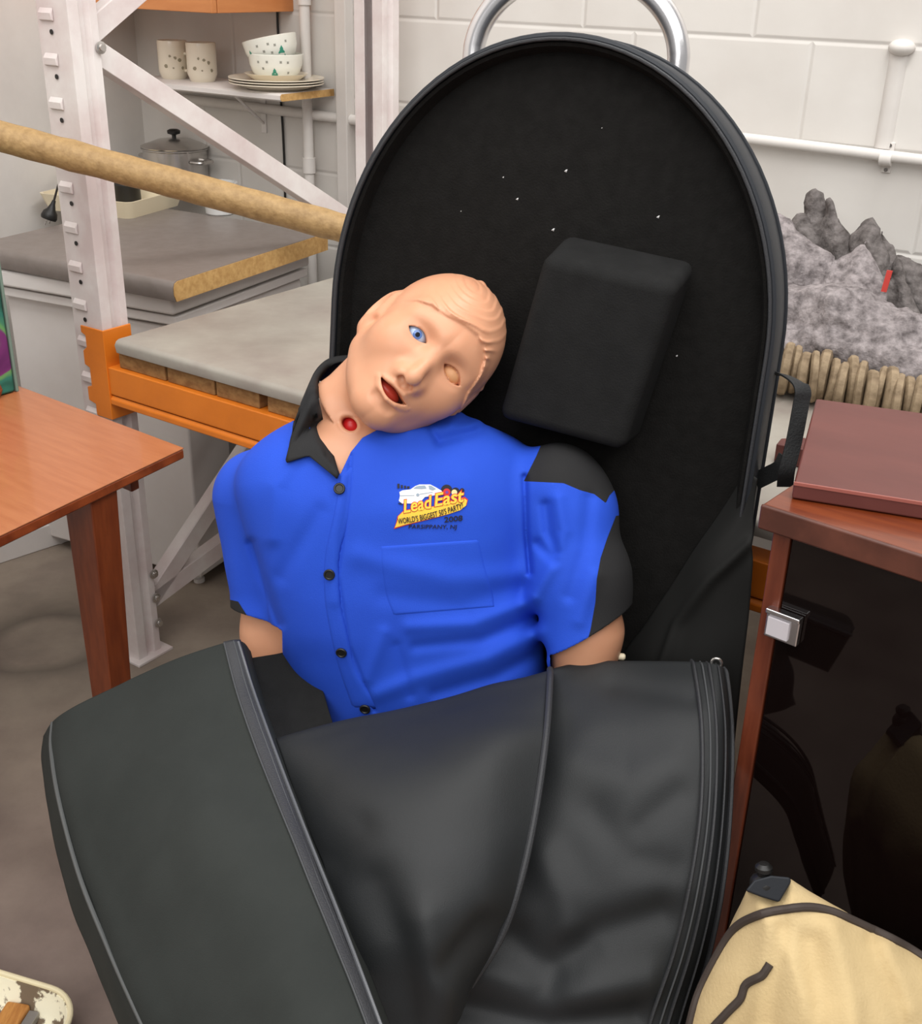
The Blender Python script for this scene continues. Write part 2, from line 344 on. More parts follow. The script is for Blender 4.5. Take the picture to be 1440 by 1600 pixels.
# stain ring in the concrete
def stain():
    nt = M_floor.node_tree; b = nt.nodes['Principled BSDF']; link = b.inputs['Base Color'].links[0]; src = link.from_socket
    c = onz(70, 1005, 0); tc = nt.nodes.new('ShaderNodeTexCoord')
    sub = nt.nodes.new('ShaderNodeVectorMath'); sub.operation = 'SUBTRACT'; sub.inputs[1].default_value = tuple(c); nt.links.new(tc.outputs['Object'], sub.inputs[0])
    nz = nt.nodes.new('ShaderNodeTexNoise'); nz.inputs['Scale'].default_value = 6; nt.links.new(tc.outputs['Object'], nz.inputs['Vector'])
    ln = nt.nodes.new('ShaderNodeVectorMath'); ln.operation = 'LENGTH'; nt.links.new(sub.outputs[0], ln.inputs[0])
    ad = nt.nodes.new('ShaderNodeMath'); ad.operation = 'MULTIPLY_ADD'; ad.inputs[1].default_value = 0.06; nt.links.new(nz.outputs['Fac'], ad.inputs[0]); nt.links.new(ln.outputs['Value'], ad.inputs[2])
    rp = nt.nodes.new('ShaderNodeValToRGB'); cr = rp.color_ramp
    cr.elements[0].position = 0.0; cr.elements[0].color = (0.85, 0.85, 0.85, 1); cr.elements[1].position = 0.35; cr.elements[1].color = (1, 1, 1, 1)
    for p, v in ((0.125, 0.85), (0.16, 0.5), (0.20, 0.72)):
        e = cr.elements.new(p); e.color = (v, v, v, 1)
    nt.links.new(ad.outputs[0], rp.inputs[0])
    mx = nt.nodes.new('ShaderNodeMix'); mx.data_type = 'RGBA'; mx.blend_type = 'MULTIPLY'; mx.inputs[0].default_value = 1.0
    # towards the aisle the slab is a purplish sealed concrete
    nt.links.new(src, mx.inputs[6]); nt.links.new(rp.outputs[0], mx.inputs[7])
    sx = nt.nodes.new('ShaderNodeSeparateXYZ'); nt.links.new(tc.outputs['Object'], sx.inputs[0])
    ad2 = nt.nodes.new('ShaderNodeMath'); ad2.operation = 'MULTIPLY_ADD'; ad2.inputs[1].default_value = 0.25; nt.links.new(nz.outputs['Fac'], ad2.inputs[0]); nt.links.new(sx.outputs['Y'], ad2.inputs[2])
    r2 = nt.nodes.new('ShaderNodeValToRGB'); r2.color_ramp.elements[0].position = 0.0; r2.color_ramp.elements[1].position = 1.0
    mr = nt.nodes.new('ShaderNodeMapRange'); mr.inputs[1].default_value = 1.5; mr.inputs[2].default_value = 2.1; nt.links.new(ad2.outputs[0], mr.inputs[0])
    r2.color_ramp.elements[0].color = (0.86, 0.80, 0.86, 1); r2.color_ramp.elements[1].color = (1, 1, 1, 1); nt.links.new(mr.outputs[0], r2.inputs[0])
    m2 = nt.nodes.new('ShaderNodeMix'); m2.data_type = 'RGBA'; m2.blend_type = 'MULTIPLY'; m2.inputs[0].default_value = 1.0
    nt.links.new(mx.outputs[2], m2.inputs[6]); nt.links.new(r2.outputs[0], m2.inputs[7]); nt.links.new(m2.outputs[2], b.inputs['Base Color'])
stain()
# blockwork wall: local frame so the joints run level
def block_wall():
    m = bpy.data.materials.new('painted_blockwork'); m.use_nodes = True; nt = m.node_tree; b = nt.nodes['Principled BSDF']; b.inputs['Roughness'].default_value = 0.55
    tc = nt.nodes.new('ShaderNodeTexCoord'); sp = nt.nodes.new('ShaderNodeSeparateXYZ'); cb = nt.nodes.new('ShaderNodeCombineXYZ')
    nt.links.new(tc.outputs['Object'], sp.inputs[0]); nt.links.new(sp.outputs['X'], cb.inputs['X']); nt.links.new(sp.outputs['Z'], cb.inputs['Y'])
    br = nt.nodes.new('ShaderNodeTexBrick'); br.inputs['Scale'].default_value = 1.0; br.inputs['Brick Width'].default_value = 0.40; br.inputs['Row Height'].default_value = 0.20
    br.offset = 0.68; br.inputs['Mortar Size'].default_value = 0.008; br.inputs['Mortar Smooth'].default_value = 1.0; br.inputs['Bias'].default_value = 0
    mp = nt.nodes.new('ShaderNodeMapping'); mp.inputs['Location'].default_value = (0.215, 0.09, 0); nt.links.new(cb.outputs[0], mp.inputs[0]); nt.links.new(mp.outputs[0], br.inputs['Vector'])
    nz = nt.nodes.new('ShaderNodeTexNoise'); nz.inputs['Scale'].default_value = 3.0; nz.inputs['Detail'].default_value = 8; nt.links.new(tc.outputs['Object'], nz.inputs['Vector'])
    rp = nt.nodes.new('ShaderNodeValToRGB'); rp.color_ramp.elements[0].position = 0.3; rp.color_ramp.elements[1].position = 0.7
    rp.color_ramp.elements[0].color = (*lin((205, 200, 194)), 1); rp.color_ramp.elements[1].color = (*lin((222, 219, 214)), 1)
    nt.links.new(nz.outputs['Fac'], rp.inputs[0]); nt.links.new(rp.outputs[0], b.inputs['Base Color'])
    n3 = nt.nodes.new('ShaderNodeTexNoise'); n3.inputs['Scale'].default_value = 45; nt.links.new(tc.outputs['Object'], n3.inputs['Vector'])
    mt = nt.nodes.new('ShaderNodeMath'); mt.operation = 'MULTIPLY_ADD'; mt.inputs[1].default_value = -1.0; nt.links.new(br.outputs['Fac'], mt.inputs[0])
    m3 = nt.nodes.new('ShaderNodeMath'); m3.operation = 'MULTIPLY'; m3.inputs[1].default_value = 0.15; nt.links.new(n3.outputs['Fac'], m3.inputs[0]); nt.links.new(m3.outputs[0], mt.inputs[2])
    bp = nt.nodes.new('ShaderNodeBump'); bp.inputs['Strength'].default_value = 0.4; bp.inputs['Distance'].default_value = 0.006; nt.links.new(mt.outputs[0], bp.inputs['Height']); nt.links.new(bp.outputs[0], b.inputs['Normal'])
    return m
M_block = block_wall()
L0 = float(np.dot(corner-W0, Aw)); mb = MB(); mb.box((L0-0.1, 0, 0), (4.2, 0, 0), (0, 0.12, 0), (0, 0, 2.9))
wall = struct(mb.build('wall_back', M_block, smooth=False)); wall.matrix_world = Matrix(((Aw[0], Bw[0], 0, W0[0]), (Aw[1], Bw[1], 0, W0[1]), (0, 0, 1, 0), (0, 0, 0, 1)))
mb = MB(); mb.box(corner, -BL*4.0, -AL*0.12, ZU*2.9); struct(mb.build('wall_left', M_wall, smooth=False))
# white board along the foot of the left wall
p0 = onz(-60, 872, 0.05); p1 = onz(66, 832, 0.05)
dv = p1-p0; dv[2] = 0; dv /= np.linalg.norm(dv); nn = np.array([-dv[1], dv[0], 0])
mb = MB(); mb.box((p0[0], p0[1], 0)-dv*0.5, dv*1.05, nn*0.02, ZU*0.065); struct(mb.build('trim_1', M_white, bevel=0.003))
def wl(a, b_, z): return W0+Aw*a-Bw*b_+ZU*z     # wall coordinates: along, out from the face, height
def wa(px, py, off=0.0): q = onp(px, py, W0-Bw*off, Bw)-W0; return float(q@Aw), float(q[2])
# conduit on the right
pz = 1.11
t = thing('conduit_pipe', 'thin white painted conduit pipe running level on the block wall at right', 'pipe', wl(1.0, 0.02, pz))
MB().tube([wl(x, 0.02, pz-0.022*(x-1.0)) for x in np.linspace(0.2, 2.2, 9)], 0.0115).build('pipe', M_wall, t)
a_, z_ = wa(1388, 246); 
mb = MB(); mb.tube([wl(a_-0.012, 0.02, z_+0.0), wl(a_+0.012, 0.02, z_)], 0.0145, 16); mb.box(wl(a_-0.009, 0.0, z_-0.030), Aw*0.018, -Bw*0.005, ZU*0.06); mb.build('saddle_clip', M_wall, t, bevel=0.001)
for s_ in (0.024, -0.024): MB().lathe(wl(a_, 0.005, z_+s_), [(0, 0.002), (0.004, 0.002), (0.004, 0)], 10, -Bw).build('screw', M_steel, t)
# vertical cover strip above it
a1, z1 = wa(1379, 230); a2, z2 = wa(1388, 78)
t = thing('wall_cover_strip', 'short upright white painted cover strip with rounded top above the conduit pipe', 'cover strip', wl(a1, 0, z1))
mb = MB(); prof = [(-0.018, 0), (-0.014, 0.008), (-0.005, 0.011), (0.005, 0.011), (0.014, 0.008), (0.018, 0)]
mb.prism([wl(a1+x, y, z1-0.002) for x, y in prof], ZU*(z2-z1)); mb.build('strip', M_wall, t, angle=60)
MB().ball(wl(a1+0.004, 0.006, z2+0.006), (0.026, 0.026, 0.016)).build('rounded_top', M_wall, t)
# left part: conduit under the shelf, two uprights painted with the wall
t = thing('surface_conduit', 'white painted conduit running level on the block wall under the wall shelf', 'pipe', wl(-0.4, 0.015, 1.06))
MB().tube([wl(x, 0.016, 1.058-0.01*x) for x in np.linspace(-0.78, 0.02, 7)], 0.013).build('pipe', M_wall, t)
t = thing('downpipe', 'white painted vertical pipe on the block wall right of the wall shelf', 'pipe', wl(wa(492, 200)[0], 0.02, 0))
MB().tube([wl(wa(492, 200)[0], 0.03, z) for z in (0, 0.7, 1.4, 2.2)], 0.014).build('pipe', M_wall, t)
for z in (0.93, 1.35): MB().tube([wl(wa(492, 200)[0], 0.03, z-0.02), wl(wa(492, 200)[0], 0.03, z+0.02)], 0.018).build('coupling', M_wall, t)
a_ = wa(546, 200)[0]
t = tag(MB().box(wl(a_-0.018, 0, 0), Aw*0.036, -Bw*0.035, ZU*2.4).build('trunking', M_wall, bevel=0.003), 'white painted vertical trunking on the wall left of the rear rack post', 'trunking')

# ================================================================== PALLET RACK
PF = np.array([-0.747, 2.207, 0])          # front face centre line of the near post, on the floor
PR = PF+B*0.95
t_rack = thing('pallet_rack_frame', 'white painted pallet rack end frame with slotted post and diagonal braces', 'rack', PF)
def upright(name, base, face):             # face = direction the slotted face looks
    w = 0.086; dpt = 0.064; f = face; s = A; g = 0.003; lp = 0.031
    half = [(w/2, -0.0), (w/2, -0.024), (w/2-0.010, -0.031), (w/2-0.010, -0.040), (w/2, -0.047), (w/2, -dpt), (w/2-lp, -dpt)]
    inner = [(w/2-lp, -dpt+g), (w/2-g, -dpt+g), (w/2-g, -0.049), (w/2-0.010-g, -0.041), (w/2-0.010-g, -0.030), (w/2-g, -0.022), (w/2-g, -g)]
    P = half+inner+[(-x, y) for x, y in inner[::-1]]+[(-x, y) for x, y in half[::-1]]
    mb = MB(); n = len(P); V = [base+s*x+f*y for x, y in P]; V += [v+ZU*2.45 for v in V]
    Fc = [(i, (i+1) % n, n+(i+1) % n, n+i) for i in range(n)]
    for k in range(n//2-1): Fc += [(k, k+1, n-2-k, n-1-k), (2*n-1-k, 2*n-2-k, n+k+1, n+k)]
    # end caps: strip between the outer and inner walls
    Fc = Fc[:n]; o_i = [(k, 13-k) for k in range(7)]
    for side in (0, 1):
        for k in range(6):
            a, b, c, d = k, k+1, 12-k, 13-k
            if side: a, b, c, d = n-1-a, n-1-b, n-1-c, n-1-d
            Fc += [(a, b, c, d), (n+d, n+c, n+b, n+a)]
    Fc += [(0, 13, 14, n-1), (n+0, 2*n-1, n+14, n+13)]
    mb.add(V, Fc); return mb.build(name, M_post, t_rack, bevel=0.0012)
post = upright('front_post', PF, -B)
rear = upright('rear_post', PR, B)
# slots of the front post: raised hooks above a round hole
pitch = 0.075
for i in range(30):
    z = 0.06+i*pitch
    if z > 1.62: break
    mb = MB(); c = PF-B*0.0005+A*(-0.012)+ZU*z
    mb.prism([c-A*0.020-B*0.0+ZU*0.011, c-A*0.020-B*0.006+ZU*0.002, c-A*0.020-B*0.005-ZU*0.010, c-A*0.020-ZU*0.012], A*0.036)
    mb.build('slot_lug', M_post, post, bevel=0.0015)
    mb = MB(); mb.lathe(PF-B*0.0015+A*(-0.005)+ZU*(z-0.029), [(0.0, 0.001), (0.0045, 0.001), (0.0045, 0.0)], 12, -B); mb.build('hole', M_black, post)
mb = MB(); mb.box(PF-A*0.06-B*(-0.09)-B*0.005, A*0.12, -B*0.10, ZU*0.006); mb.build('base_plate', M_post, t_rack, bevel=0.001)
mb = MB(); mb.box(PR-A*0.06-B*0.09, A*0.12, B*0.10, ZU*0.006); mb.build('base_plate', M_post, t_rack, bevel=0.001)
def brace(z0, z1, fr=0.02):
    a = PF+B*0.055+ZU*z0; b = PR-B*0.055+ZU*z1
    dv = (b-a)/np.linalg.norm(b-a); up = np.cross(dv, A); up /= np.linalg.norm(up); up *= np.sign(up[2])
    w = 0.042; mb = MB()
    mb.box(a-up*w/2+A*0.024, b-a, up*w, A*0.003); mb.box(a-up*w/2+A*0.024, b-a, up*0.003, -A*0.03); mb.box(a+up*(w/2-0.003)+A*0.024, b-a, up*0.003, -A*0.03)
    return mb.build('brace', M_post, t_rack, bevel=0.0015)
def fz(px, py):   # height on the frame plane
    q = onp(px, py, PF, A); return q[2], float((q-PF)@B)
zb, sb = fz(175, 108); ze, se = fz(430, 296)
sl = (ze-zb)/(se-sb); Z0 = zb+sl*(0.055-sb); Z1 = zb+sl*(0.805-sb)
brace(Z0, Z1); brace(Z0+0.02, Z0+0.02-sl*0.75)
zb, sb = fz(243, 905); ze, se = fz(325, 770); sl2 = (ze-zb)/(se-sb)
brace(zb+sl2*(0.055-sb), zb+sl2*(0.805-sb))
zb, sb = fz(250, 915); ze, se = fz(335, 850); sl3 = (ze-zb)/(se-sb)
brace(zb+sl3*(0.055-sb), zb+sl3*(0.805-sb))
for z in (Z0+0.0, 0.20, 0.14, 0.075):
    c = PF+B*0.062+A*0.045+ZU*z
    mb = MB(); mb.lathe(c, [(0, 0.009), (0.006, 0.009), (0.0065, 0.004), (0.011, 0.003), (0.011, 0)], 12, A); mb.build('bolt', M_steel, t_rack)
# steel sheet, timbers and beam
ZS = 0.757
s0 = onz(180, 531, ZS); f0 = float((s0-PF)@B); s_a = float((s0-PF)@A)
t = thing('rack_shelf_sheet', 'scuffed galvanised steel sheet lying on the orange rack beam', 'shelf sheet', PF+B*0.3+A*0.6+ZU*ZS)
mb = MB(); P = [(f0, -0.026), (f0-0.003, -0.01), (f0+0.002, -0.003), (f0+0.009, 0), (0.83, 0), (0.83, -0.003), (f0+0.010, -0.003), (f0+0.004, -0.006), (f0+0.003, -0.026)]
mb.prism([PF+A*s_a+B*b+ZU*(ZS+z) for b, z in P], A*2.1); mb.build('sheet', M_galv, t, angle=60)
tslats = []
for i, (x0, x1) in enumerate(((187, 258), (262, 335), (338, 405), (418, 490))):
    q0 = onp(x0, 560+(x0-187)*0.23, PF+B*(f0+0.012), B); q1 = onp(x1, 560+(x1-187)*0.23, PF+B*(f0+0.012), B)
    a0 = float((q0-PF)@A); a1 = float((q1-PF)@A); mb = MB()
    mb.box(PF+A*a0+B*(f0+0.010)+ZU*(ZS-0.0605), A*(a1-a0), B*0.78, ZU*0.057)
    nm = ['first timber slat from the white post, under the steel sheet', 'second timber slat from the white post, under the steel sheet', 'third timber slat from the white post, under the steel sheet', 'fourth timber slat from the white post, beside the black collar'][i]
    tag(mb.build('timber_slat', M_timber, bevel=0.002), nm, 'timber', 'timber slats under the steel shelf sheet')
t = thing('rack_beam', 'orange painted steel rack beam hooked into the white slotted post', 'beam', PF+ZU*0.66)
zt = ZS-0.061; bf = f0-0.002
zb_ = onp(330, 682, PF+B*bf, B)[2]
mb = MB(); hgt = zt-zb_
P = [(bf, zt), (bf, zt-hgt+0.022), (bf+0.004, zt-hgt+0.018), (bf-0.002, zt-hgt+0.012), (bf-0.002, zt-hgt), (bf+0.045, zt-hgt), (bf+0.045, zt), ]
mb.prism([PF+A*0.052+B*b+ZU*z for b, z in P], A*2.0); mb.build('beam', M_orange, t, bevel=0.004)
mb = MB(); cw = [(-0.014, 0.78), (0.052, 0.78), (0.052, 0.585), (0.006, 0.585), (0.006, 0.61), (-0.014, 0.615), (-0.014, 0.645), (0.000, 0.65), (0.000, 0.69), (-0.014, 0.695), (-0.014, 0.725), (-0.002, 0.735), (-0.002, 0.76), (-0.014, 0.765)]
zc = onp(160, 516, PF-B*0.004, B)[2]; sc = (zc-0.585)/(0.78-0.585)
mb.prism([PF+A*x-B*0.0045+ZU*(0.585+(z-0.585)*sc) for x, z in cw], -B*0.004)
mb.box(PF+A*0.0485-B*0.0085+ZU*0.585, A*0.0045, B*0.07, ZU*(zc-0.585)); mb.build('end_connector', M_orange, t, bevel=0.0015)
# bamboo coloured pole in front of the post
q0 = K(-120, 182, 1.90); q1 = K(560, 366, 1.98); 
qa = onp(150, 253, PF-B*0.034, B)
kz = float(w2k(qa[None])[0, 2])
q0 = K(-260, 143, kz-0.06); q1 = K(548, 360, kz+0.02)
q0 = q1+(q0-q1)*((0.034-float((q1-corner)@AL))/float((q0-q1)@AL))
mb = MB(); n = 60; pts = [q0+(q1-q0)*i/n for i in range(n+1)]
mb.tube(pts, [0.0285+0.0006*math.sin(i*1.9)+(0.0012 if i % 9 == 4 else 0)-0.003*i/n for i in range(n+1)], 28)
pole = tag(mb.build('wooden_pole', M_pole, bevel=0.002), 'long round tan wooden pole crossing in front of the slotted white post', 'pole')

# ================================================================== WORKTOP CORNER
ZW = 0.805
wc = onz(272, 440, ZW); dA = onz(0, 390, ZW)-wc; dA /= np.linalg.norm(dA); dB = onz(490, 370, ZW)-wc; dB /= np.linalg.norm(dB)
Lw = 0.62
t = thing('worktop', 'grey laminate kitchen worktop offcut with bare chipboard end', 'worktop', wc)
far = 0.60
P = [(0.0, -0.045), (-0.006, -0.03), (-0.006, -0.014), (-0.002, -0.004), (0.008, 0), (far, 0), (far, -0.045)]
mb = MB(); mb.prism([wc+dB*b+ZU*z for b, z in P], dA*Lw); mb.build('top', M_worktop, t, angle=50)
P2 = [(b+(0.001 if b < 0.1 else -0.001), z*0.96-0.0008) for b, z in P]
mb = MB(); mb.prism([wc-dA*0.0006+dB*b+ZU*z for b, z in P2], -dA*0.002); mb.build('chipboard_edge', M_chip, t, smooth=False)
# white appliance below
ac = onz(315, 920, 0.0); aL = onz(67, 850, 0.0); dF = aL-ac; wA = np.linalg.norm(dF); dF /= wA; dD = np.array([dF[1], -dF[0], 0]); dD *= np.sign(dD[1])
zt = ZW-0.048
t = thing('chest_freezer', 'white low freezer standing under the grey worktop', 'freezer', ac+dF*0.25)
mb = MB(); mb.box(ac+ZU*0.03, dF*wA, dD*0.5, ZU*(zt-0.03-0.075)); mb.build('body', M_white, t, bevel=0.006)
mb = MB(); mb.box(ac+ZU*(zt-0.070)-dD*0.03-dF*0.015, dF*(wA+0.03), dD*0.54, ZU*0.022); mb.build('gasket_band', M_white, t, bevel=0.004)
mb = MB(); mb.box(ac+ZU*(zt-0.042)-dD*0.045-dF*0.02, dF*(wA+0.04), dD*0.56, ZU*0.041); mb.build('lid', M_white, t, bevel=0.008)
mb = MB(); mb.box(ac+ZU*(zt-0.12)-dD*0.012+dF*0.02, dF*0.16, dD*0.014, ZU*0.04); mb.build('handle', M_white, t, bevel=0.008)
for (x, y) in ((0.03, 0.03), (wA-0.03, 0.03), (0.03, 0.45), (wA-0.03, 0.45)):
    mb = MB(); mb.lathe(ac+dF*x+dD*y, [(0, 0), (0.014, 0), (0.014, 0.01), (0.008, 0.012), (0.008, 0.032)], 14); mb.build('foot', M_white, t)
# second pale unit behind the frame braces
c2 = onz(318, 905, 0.0)+dD*0.12-dF*0.02
t = thing('grey_cabinet', 'grey low cabinet in shadow beside the white freezer, behind the rack braces', 'cabinet', c2-dF*0.1)
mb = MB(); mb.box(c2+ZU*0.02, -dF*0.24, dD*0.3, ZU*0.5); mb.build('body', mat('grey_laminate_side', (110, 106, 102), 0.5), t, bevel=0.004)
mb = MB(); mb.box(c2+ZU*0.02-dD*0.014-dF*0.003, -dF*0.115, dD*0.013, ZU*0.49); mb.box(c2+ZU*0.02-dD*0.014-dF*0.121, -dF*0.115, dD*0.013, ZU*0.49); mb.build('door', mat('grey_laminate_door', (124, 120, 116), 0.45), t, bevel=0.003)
mb = MB(); mb.box(c2-dF*0.005+dD*0.02, -dF*0.23, dD*0.26, ZU*0.022); mb.build('plinth', M_black, t)
# tray, adaptor, plug, pot, tub
tc_ = onz(205, 345, ZW)     # near corner
tl = onz(118, 325, ZW); tr = onz(292, 320, ZW)
e1 = (tl-tc_); e1 /= np.linalg.norm(e1); e2 = tr-tc_; e2 /= np.linalg.norm(e2)
e1 = -np.array([e2[1]*-1, e2[0], 0])*-1; e1 = np.array([-e2[1], e2[0], 0]); e1 *= np.sign((tl-tc_)@e1)
def tray(name, o, u, v, lu, lv, hgt, th, m, parent, flare=0.014):
    mb = MB()
    def ring(inset, z, r=0.02, n=5):
        pts = []
        for (cx, cy, a0) in ((lu-r-inset, r+inset, -90), (lu-r-inset, lv-r-inset, 0), (r+inset, lv-r-inset, 90), (r+inset, r+inset, 180)):
            for k in range(n+1):
                a = math.radians(a0+90*k/n); pts.append(o+u*(cx+r*math.cos(a))+v*(cy+r*math.sin(a))+ZU*z)
        return pts
    rs = [ring(flare, 0), ring(0, hgt), ring(th, hgt), ring(flare+th, th)]; n = len(rs[0]); V = [p for r in rs for p in r]; Fc = []
    for i in range(3):
        for k in range(n): Fc.append((i*n+k, i*n+(k+1) % n, (i+1)*n+(k+1) % n, (i+1)*n+k))
    Fc += [tuple(range(n))[::-1], tuple(3*n+k for k in range(n))]
    mb.add(V, Fc); return mb.build(name, m, parent, angle=50)
t = tag(tray('cream_tray', tc_, e2, e1, 0.26, 0.30, 0.045, 0.006, M_cream, None), 'shallow cream plastic tray on the grey worktop', 'tray')
ad = onz(197, 308, ZW+0.03)
t = thing('black_adaptor', 'black mains adaptor with a small ring lying in the cream tray', 'adaptor', onz(200, 316, ZW+0.008))
b0 = onz(200, 316, ZW+0.007)
mb = MB(); mb.lathe(b0, [(0, 0), (0.034, 0), (0.037, 0.006), (0.036, 0.05), (0.030, 0.058), (0, 0.058)], 24); mb.build('body', M_black, t)
mb = MB(); rc = b0+e2*0.042+ZU*0.042; mb.tube([rc+0.011*(math.cos(a)*e2+math.sin(a)*ZU) for a in np.linspace(0, 2*math.pi, 17)[:-1]], 0.003, 8, closed=True); mb.build('ring', M_black, t)
pl = onz(76, 346, ZW+0.004)
t = thing('mains_plug', 'black mains plug and cable hanging down on the left end of the worktop', 'plug', pl)
ax = np.array([-0.25, -0.35, -0.9]); ax /= np.linalg.norm(ax)
top = K(83, 318, float(w2k((pl+ZU*0.03)[None])[0, 2]))
mb = MB(); c = pl+ZU*0.006; dvp = top-c; dvp /= np.linalg.norm(dvp)
mb.lathe(c, [(0, 0), (0.019, 0), (0.021, 0.006), (0.018, 0.018), (0.011, 0.026), (0.006, 0.04), (0.0045, 0.05), (0, 0.05)], 18, dvp); mb.build('plug_body', M_black, t)
for s in (-1, 1):
    mb = MB(); mb.box(c+e2*(0.008*s)-np.array([0.001, 0.001, 0.004]), e2*0.003, e1*0.002, -dvp*0.010); mb.build('pin', M_steel, t)
mb = MB(); kz = float(w2k(pl[None])[0, 2]); q = c+dvp*0.048
cab = catmull([q, K(92, 285, kz+0.03), K(100, 255, kz+0.12), K(120, 240, kz+0.2), b0+ZU*0.05], 24); mb.tube(cab, 0.003, 8); mb.build('cable', M_black, t)
pc = onz(258, 318, ZW)*1.0; pc = pc+np.array([0.0, 0.16, 0]); pc[2] = ZW
t = thing('stock_pot', 'stainless steel cooking pot with lid at the back of the worktop', 'pot', pc)
mb = MB(); mb.lathe(pc, [(0, 0), (0.088, 0), (0.092, 0.004), (0.092, 0.125), (0.097, 0.128), (0.097, 0.131), (0.089, 0.131), (0.089, 0.006), (0, 0.006)], 40); mb.build('pan', M_steel, t)
mb = MB(); mb.lathe(pc, [(0.096, 0.132), (0.097, 0.135), (0.05, 0.152), (0.0, 0.158)], 40); mb.build('lid', M_steel, t)
mb = MB(); mb.lathe(pc+ZU*0.157, [(0.006, 0), (0.006, 0.008), (0.018, 0.012), (0.019, 0.02), (0.012, 0.024), (0, 0.024)], 20); mb.build('lid_knob', M_black, t)
for s in (-1, 1):
    mb = MB(); dd = Aw*s; mb.tube(catmull([pc+dd*0.09+Bw*0.03+ZU*0.1, pc+dd*0.12+Bw*0.025+ZU*0.1, pc+dd*0.125+ZU*0.1, pc+dd*0.12-Bw*0.025+ZU*0.1, pc+dd*0.09-Bw*0.03+ZU*0.1], 14), 0.005, 8); mb.build('handle', M_steel, t)
tb = onz(345, 334, ZW)
mb = MB(); mb.lathe(tb, [(0, 0), (0.036, 0), (0.040, 0.004), (0.045, 0.075), (0.049, 0.078), (0.049, 0.084), (0.044, 0.084), (0.038, 0.006), (0, 0.005)], 32)
tag(mb.build('plastic_tub', mat('milky_plastic', (214, 214, 212), 0.35), None), 'small milky plastic tub on the worktop behind the wooden pole', 'tub')

# ================================================================== WALL SHELF AND CROCKERY
SD = 0.225
a0, z0 = wa(180, 118, SD); a1, z1 = wa(437, 150, SD); zsh = z1+0.004
t = thing('wall_shelf', 'narrow white laminated wall shelf with raw chipboard end above the worktop', 'shelf', wl(a1-0.3, 0, zsh))
xx0 = a1-0.56
P = [(0.012, 0), (SD-0.005, 0), (SD, -0.004), (SD, -0.014), (SD-0.005, -0.018), (0.012, -0.018)]
mb = MB(); mb.prism([wl(xx0, b, zsh+z) for b, z in P], Aw*(a1-xx0)); mb.build('board', M_white, t, angle=50)
mb = MB(); mb.prism([wl(a1+0.0006, b*0.995, zsh+z*0.95-0.0005) for b, z in P], Aw*0.002); mb.build('chipboard_edge', M_chip, t, smooth=False)
for px in (200, 405):
    xa = wa(px, 180, 0.02)[0]; mb = MB()
    mb.box(wl(xa-0.009, 0, zsh-0.135), Aw*0.018, -Bw*0.004, ZU*0.117); mb.box(wl(xa-0.009, 0, zsh-0.022), Aw*0.018, -Bw*0.15, ZU*0.004)
    mb.tube([wl(xa, 0.003, zsh-0.11), wl(xa, 0.12, zsh-0.024)], 0.004, 8); mb.build('bracket', M_white, t, bevel=0.001)
def shelf_pt(px, py, off): 
    q = onz(px, py, zsh); return q
def blot(mbs, P3): pass
def surf_patch(c, r, ang, hz, shape, thick=0.0006, rtop=None, hh=None):   # shape points (arc m, height m) wrapped on a cylinder/cone of radius fn
    V = []
    for (s, h) in shape:
        rr = r(hz+h) if callable(r) else r
        a = ang+s/rr; V.append(c+np.array([math.cos(a), math.sin(a), 0])*(rr+thick)+ZU*(hz+h))
    return V
CAMANG = lambda c: math.atan2(-c[1], -c[0])
def mug(px, py, label, hang):
    q = wl(wa(px, py-20, 0.12)[0], 0.12, zsh); r = 0.040; h = 0.098
    t = thing('mug', label, 'mug', q, 'patterned mugs on the wall shelf')
    mb = MB(); mb.lathe(q, [(0, 0), (0.031, 0), (0.034, 0.004), (r, 0.02), (r, h-0.003), (r-0.001, h), (r-0.004, h-0.001), (r-0.004, 0.02), (0.028, 0.006), (0, 0.005)], 36); mb.build('cup', M_ceramic, t)
    ca = CAMANG(q)+hang; dd = np.array([math.cos(ca), math.sin(ca), 0])
    mb = MB(); mb.tube(catmull([q+dd*(r-0.002)+ZU*0.066, q+dd*(r+0.016)+ZU*0.064, q+dd*(r+0.022)+ZU*0.045, q+dd*(r+0.014)+ZU*0.026, q+dd*(r-0.002)+ZU*0.022], 18), 0.0042, 10); mb.build('handle', M_ceramic, t)
    mb = MB(); base = CAMANG(q); rg = random.Random(px)
    for (s, hz, sc) in ((0.018, 0.05, 0.006), (0.006, 0.056, 0.005), (-0.02, 0.035, 0.006), (-0.008, 0.06, 0.004), (0.026, 0.03, 0.005), (0.0, 0.03, 0.003)):
        sh = [(s+sc*rg.uniform(0.6, 1.1)*math.cos(k*math.pi/4), sc*rg.uniform(0.6, 1.1)*math.sin(k*math.pi/4)) for k in range(8)]
        V = surf_patch(q, r, base, hz, sh); mb.add(V, [tuple(range(8))])
    mb.build('printed_motif', mat('faded_print', (150, 140, 116), 0.4), t, smooth=False)
mug(270, 112, 'left of two cream patterned mugs on the wall shelf, handle toward its neighbour', math.radians(52))
mug(315, 116, 'right of two cream patterned mugs on the wall shelf, next to the plates', math.radians(-150))
pq = wl(wa(432, 128, 0.125)[0], 0.125, zsh)
def plate(r, z, label, name='dinner_plate'):
    mb = MB(); mb.lathe(pq+ZU*(z-zsh), [(0, 0), (r*0.62, 0), (r*0.66, 0.003), (r*0.86, 0.011), (r, 0.0145), (r, 0.017), (r*0.86, 0.0145), (r*0.66, 0.0065), (r*0.6, 0.004), (0, 0.004)], 56)
    return tag(mb.build(name, M_ceramic, None), label, 'plate', 'plates stacked on the wall shelf')
plate(0.122, zsh, 'lowest cream dinner plate of the stack on the wall shelf')
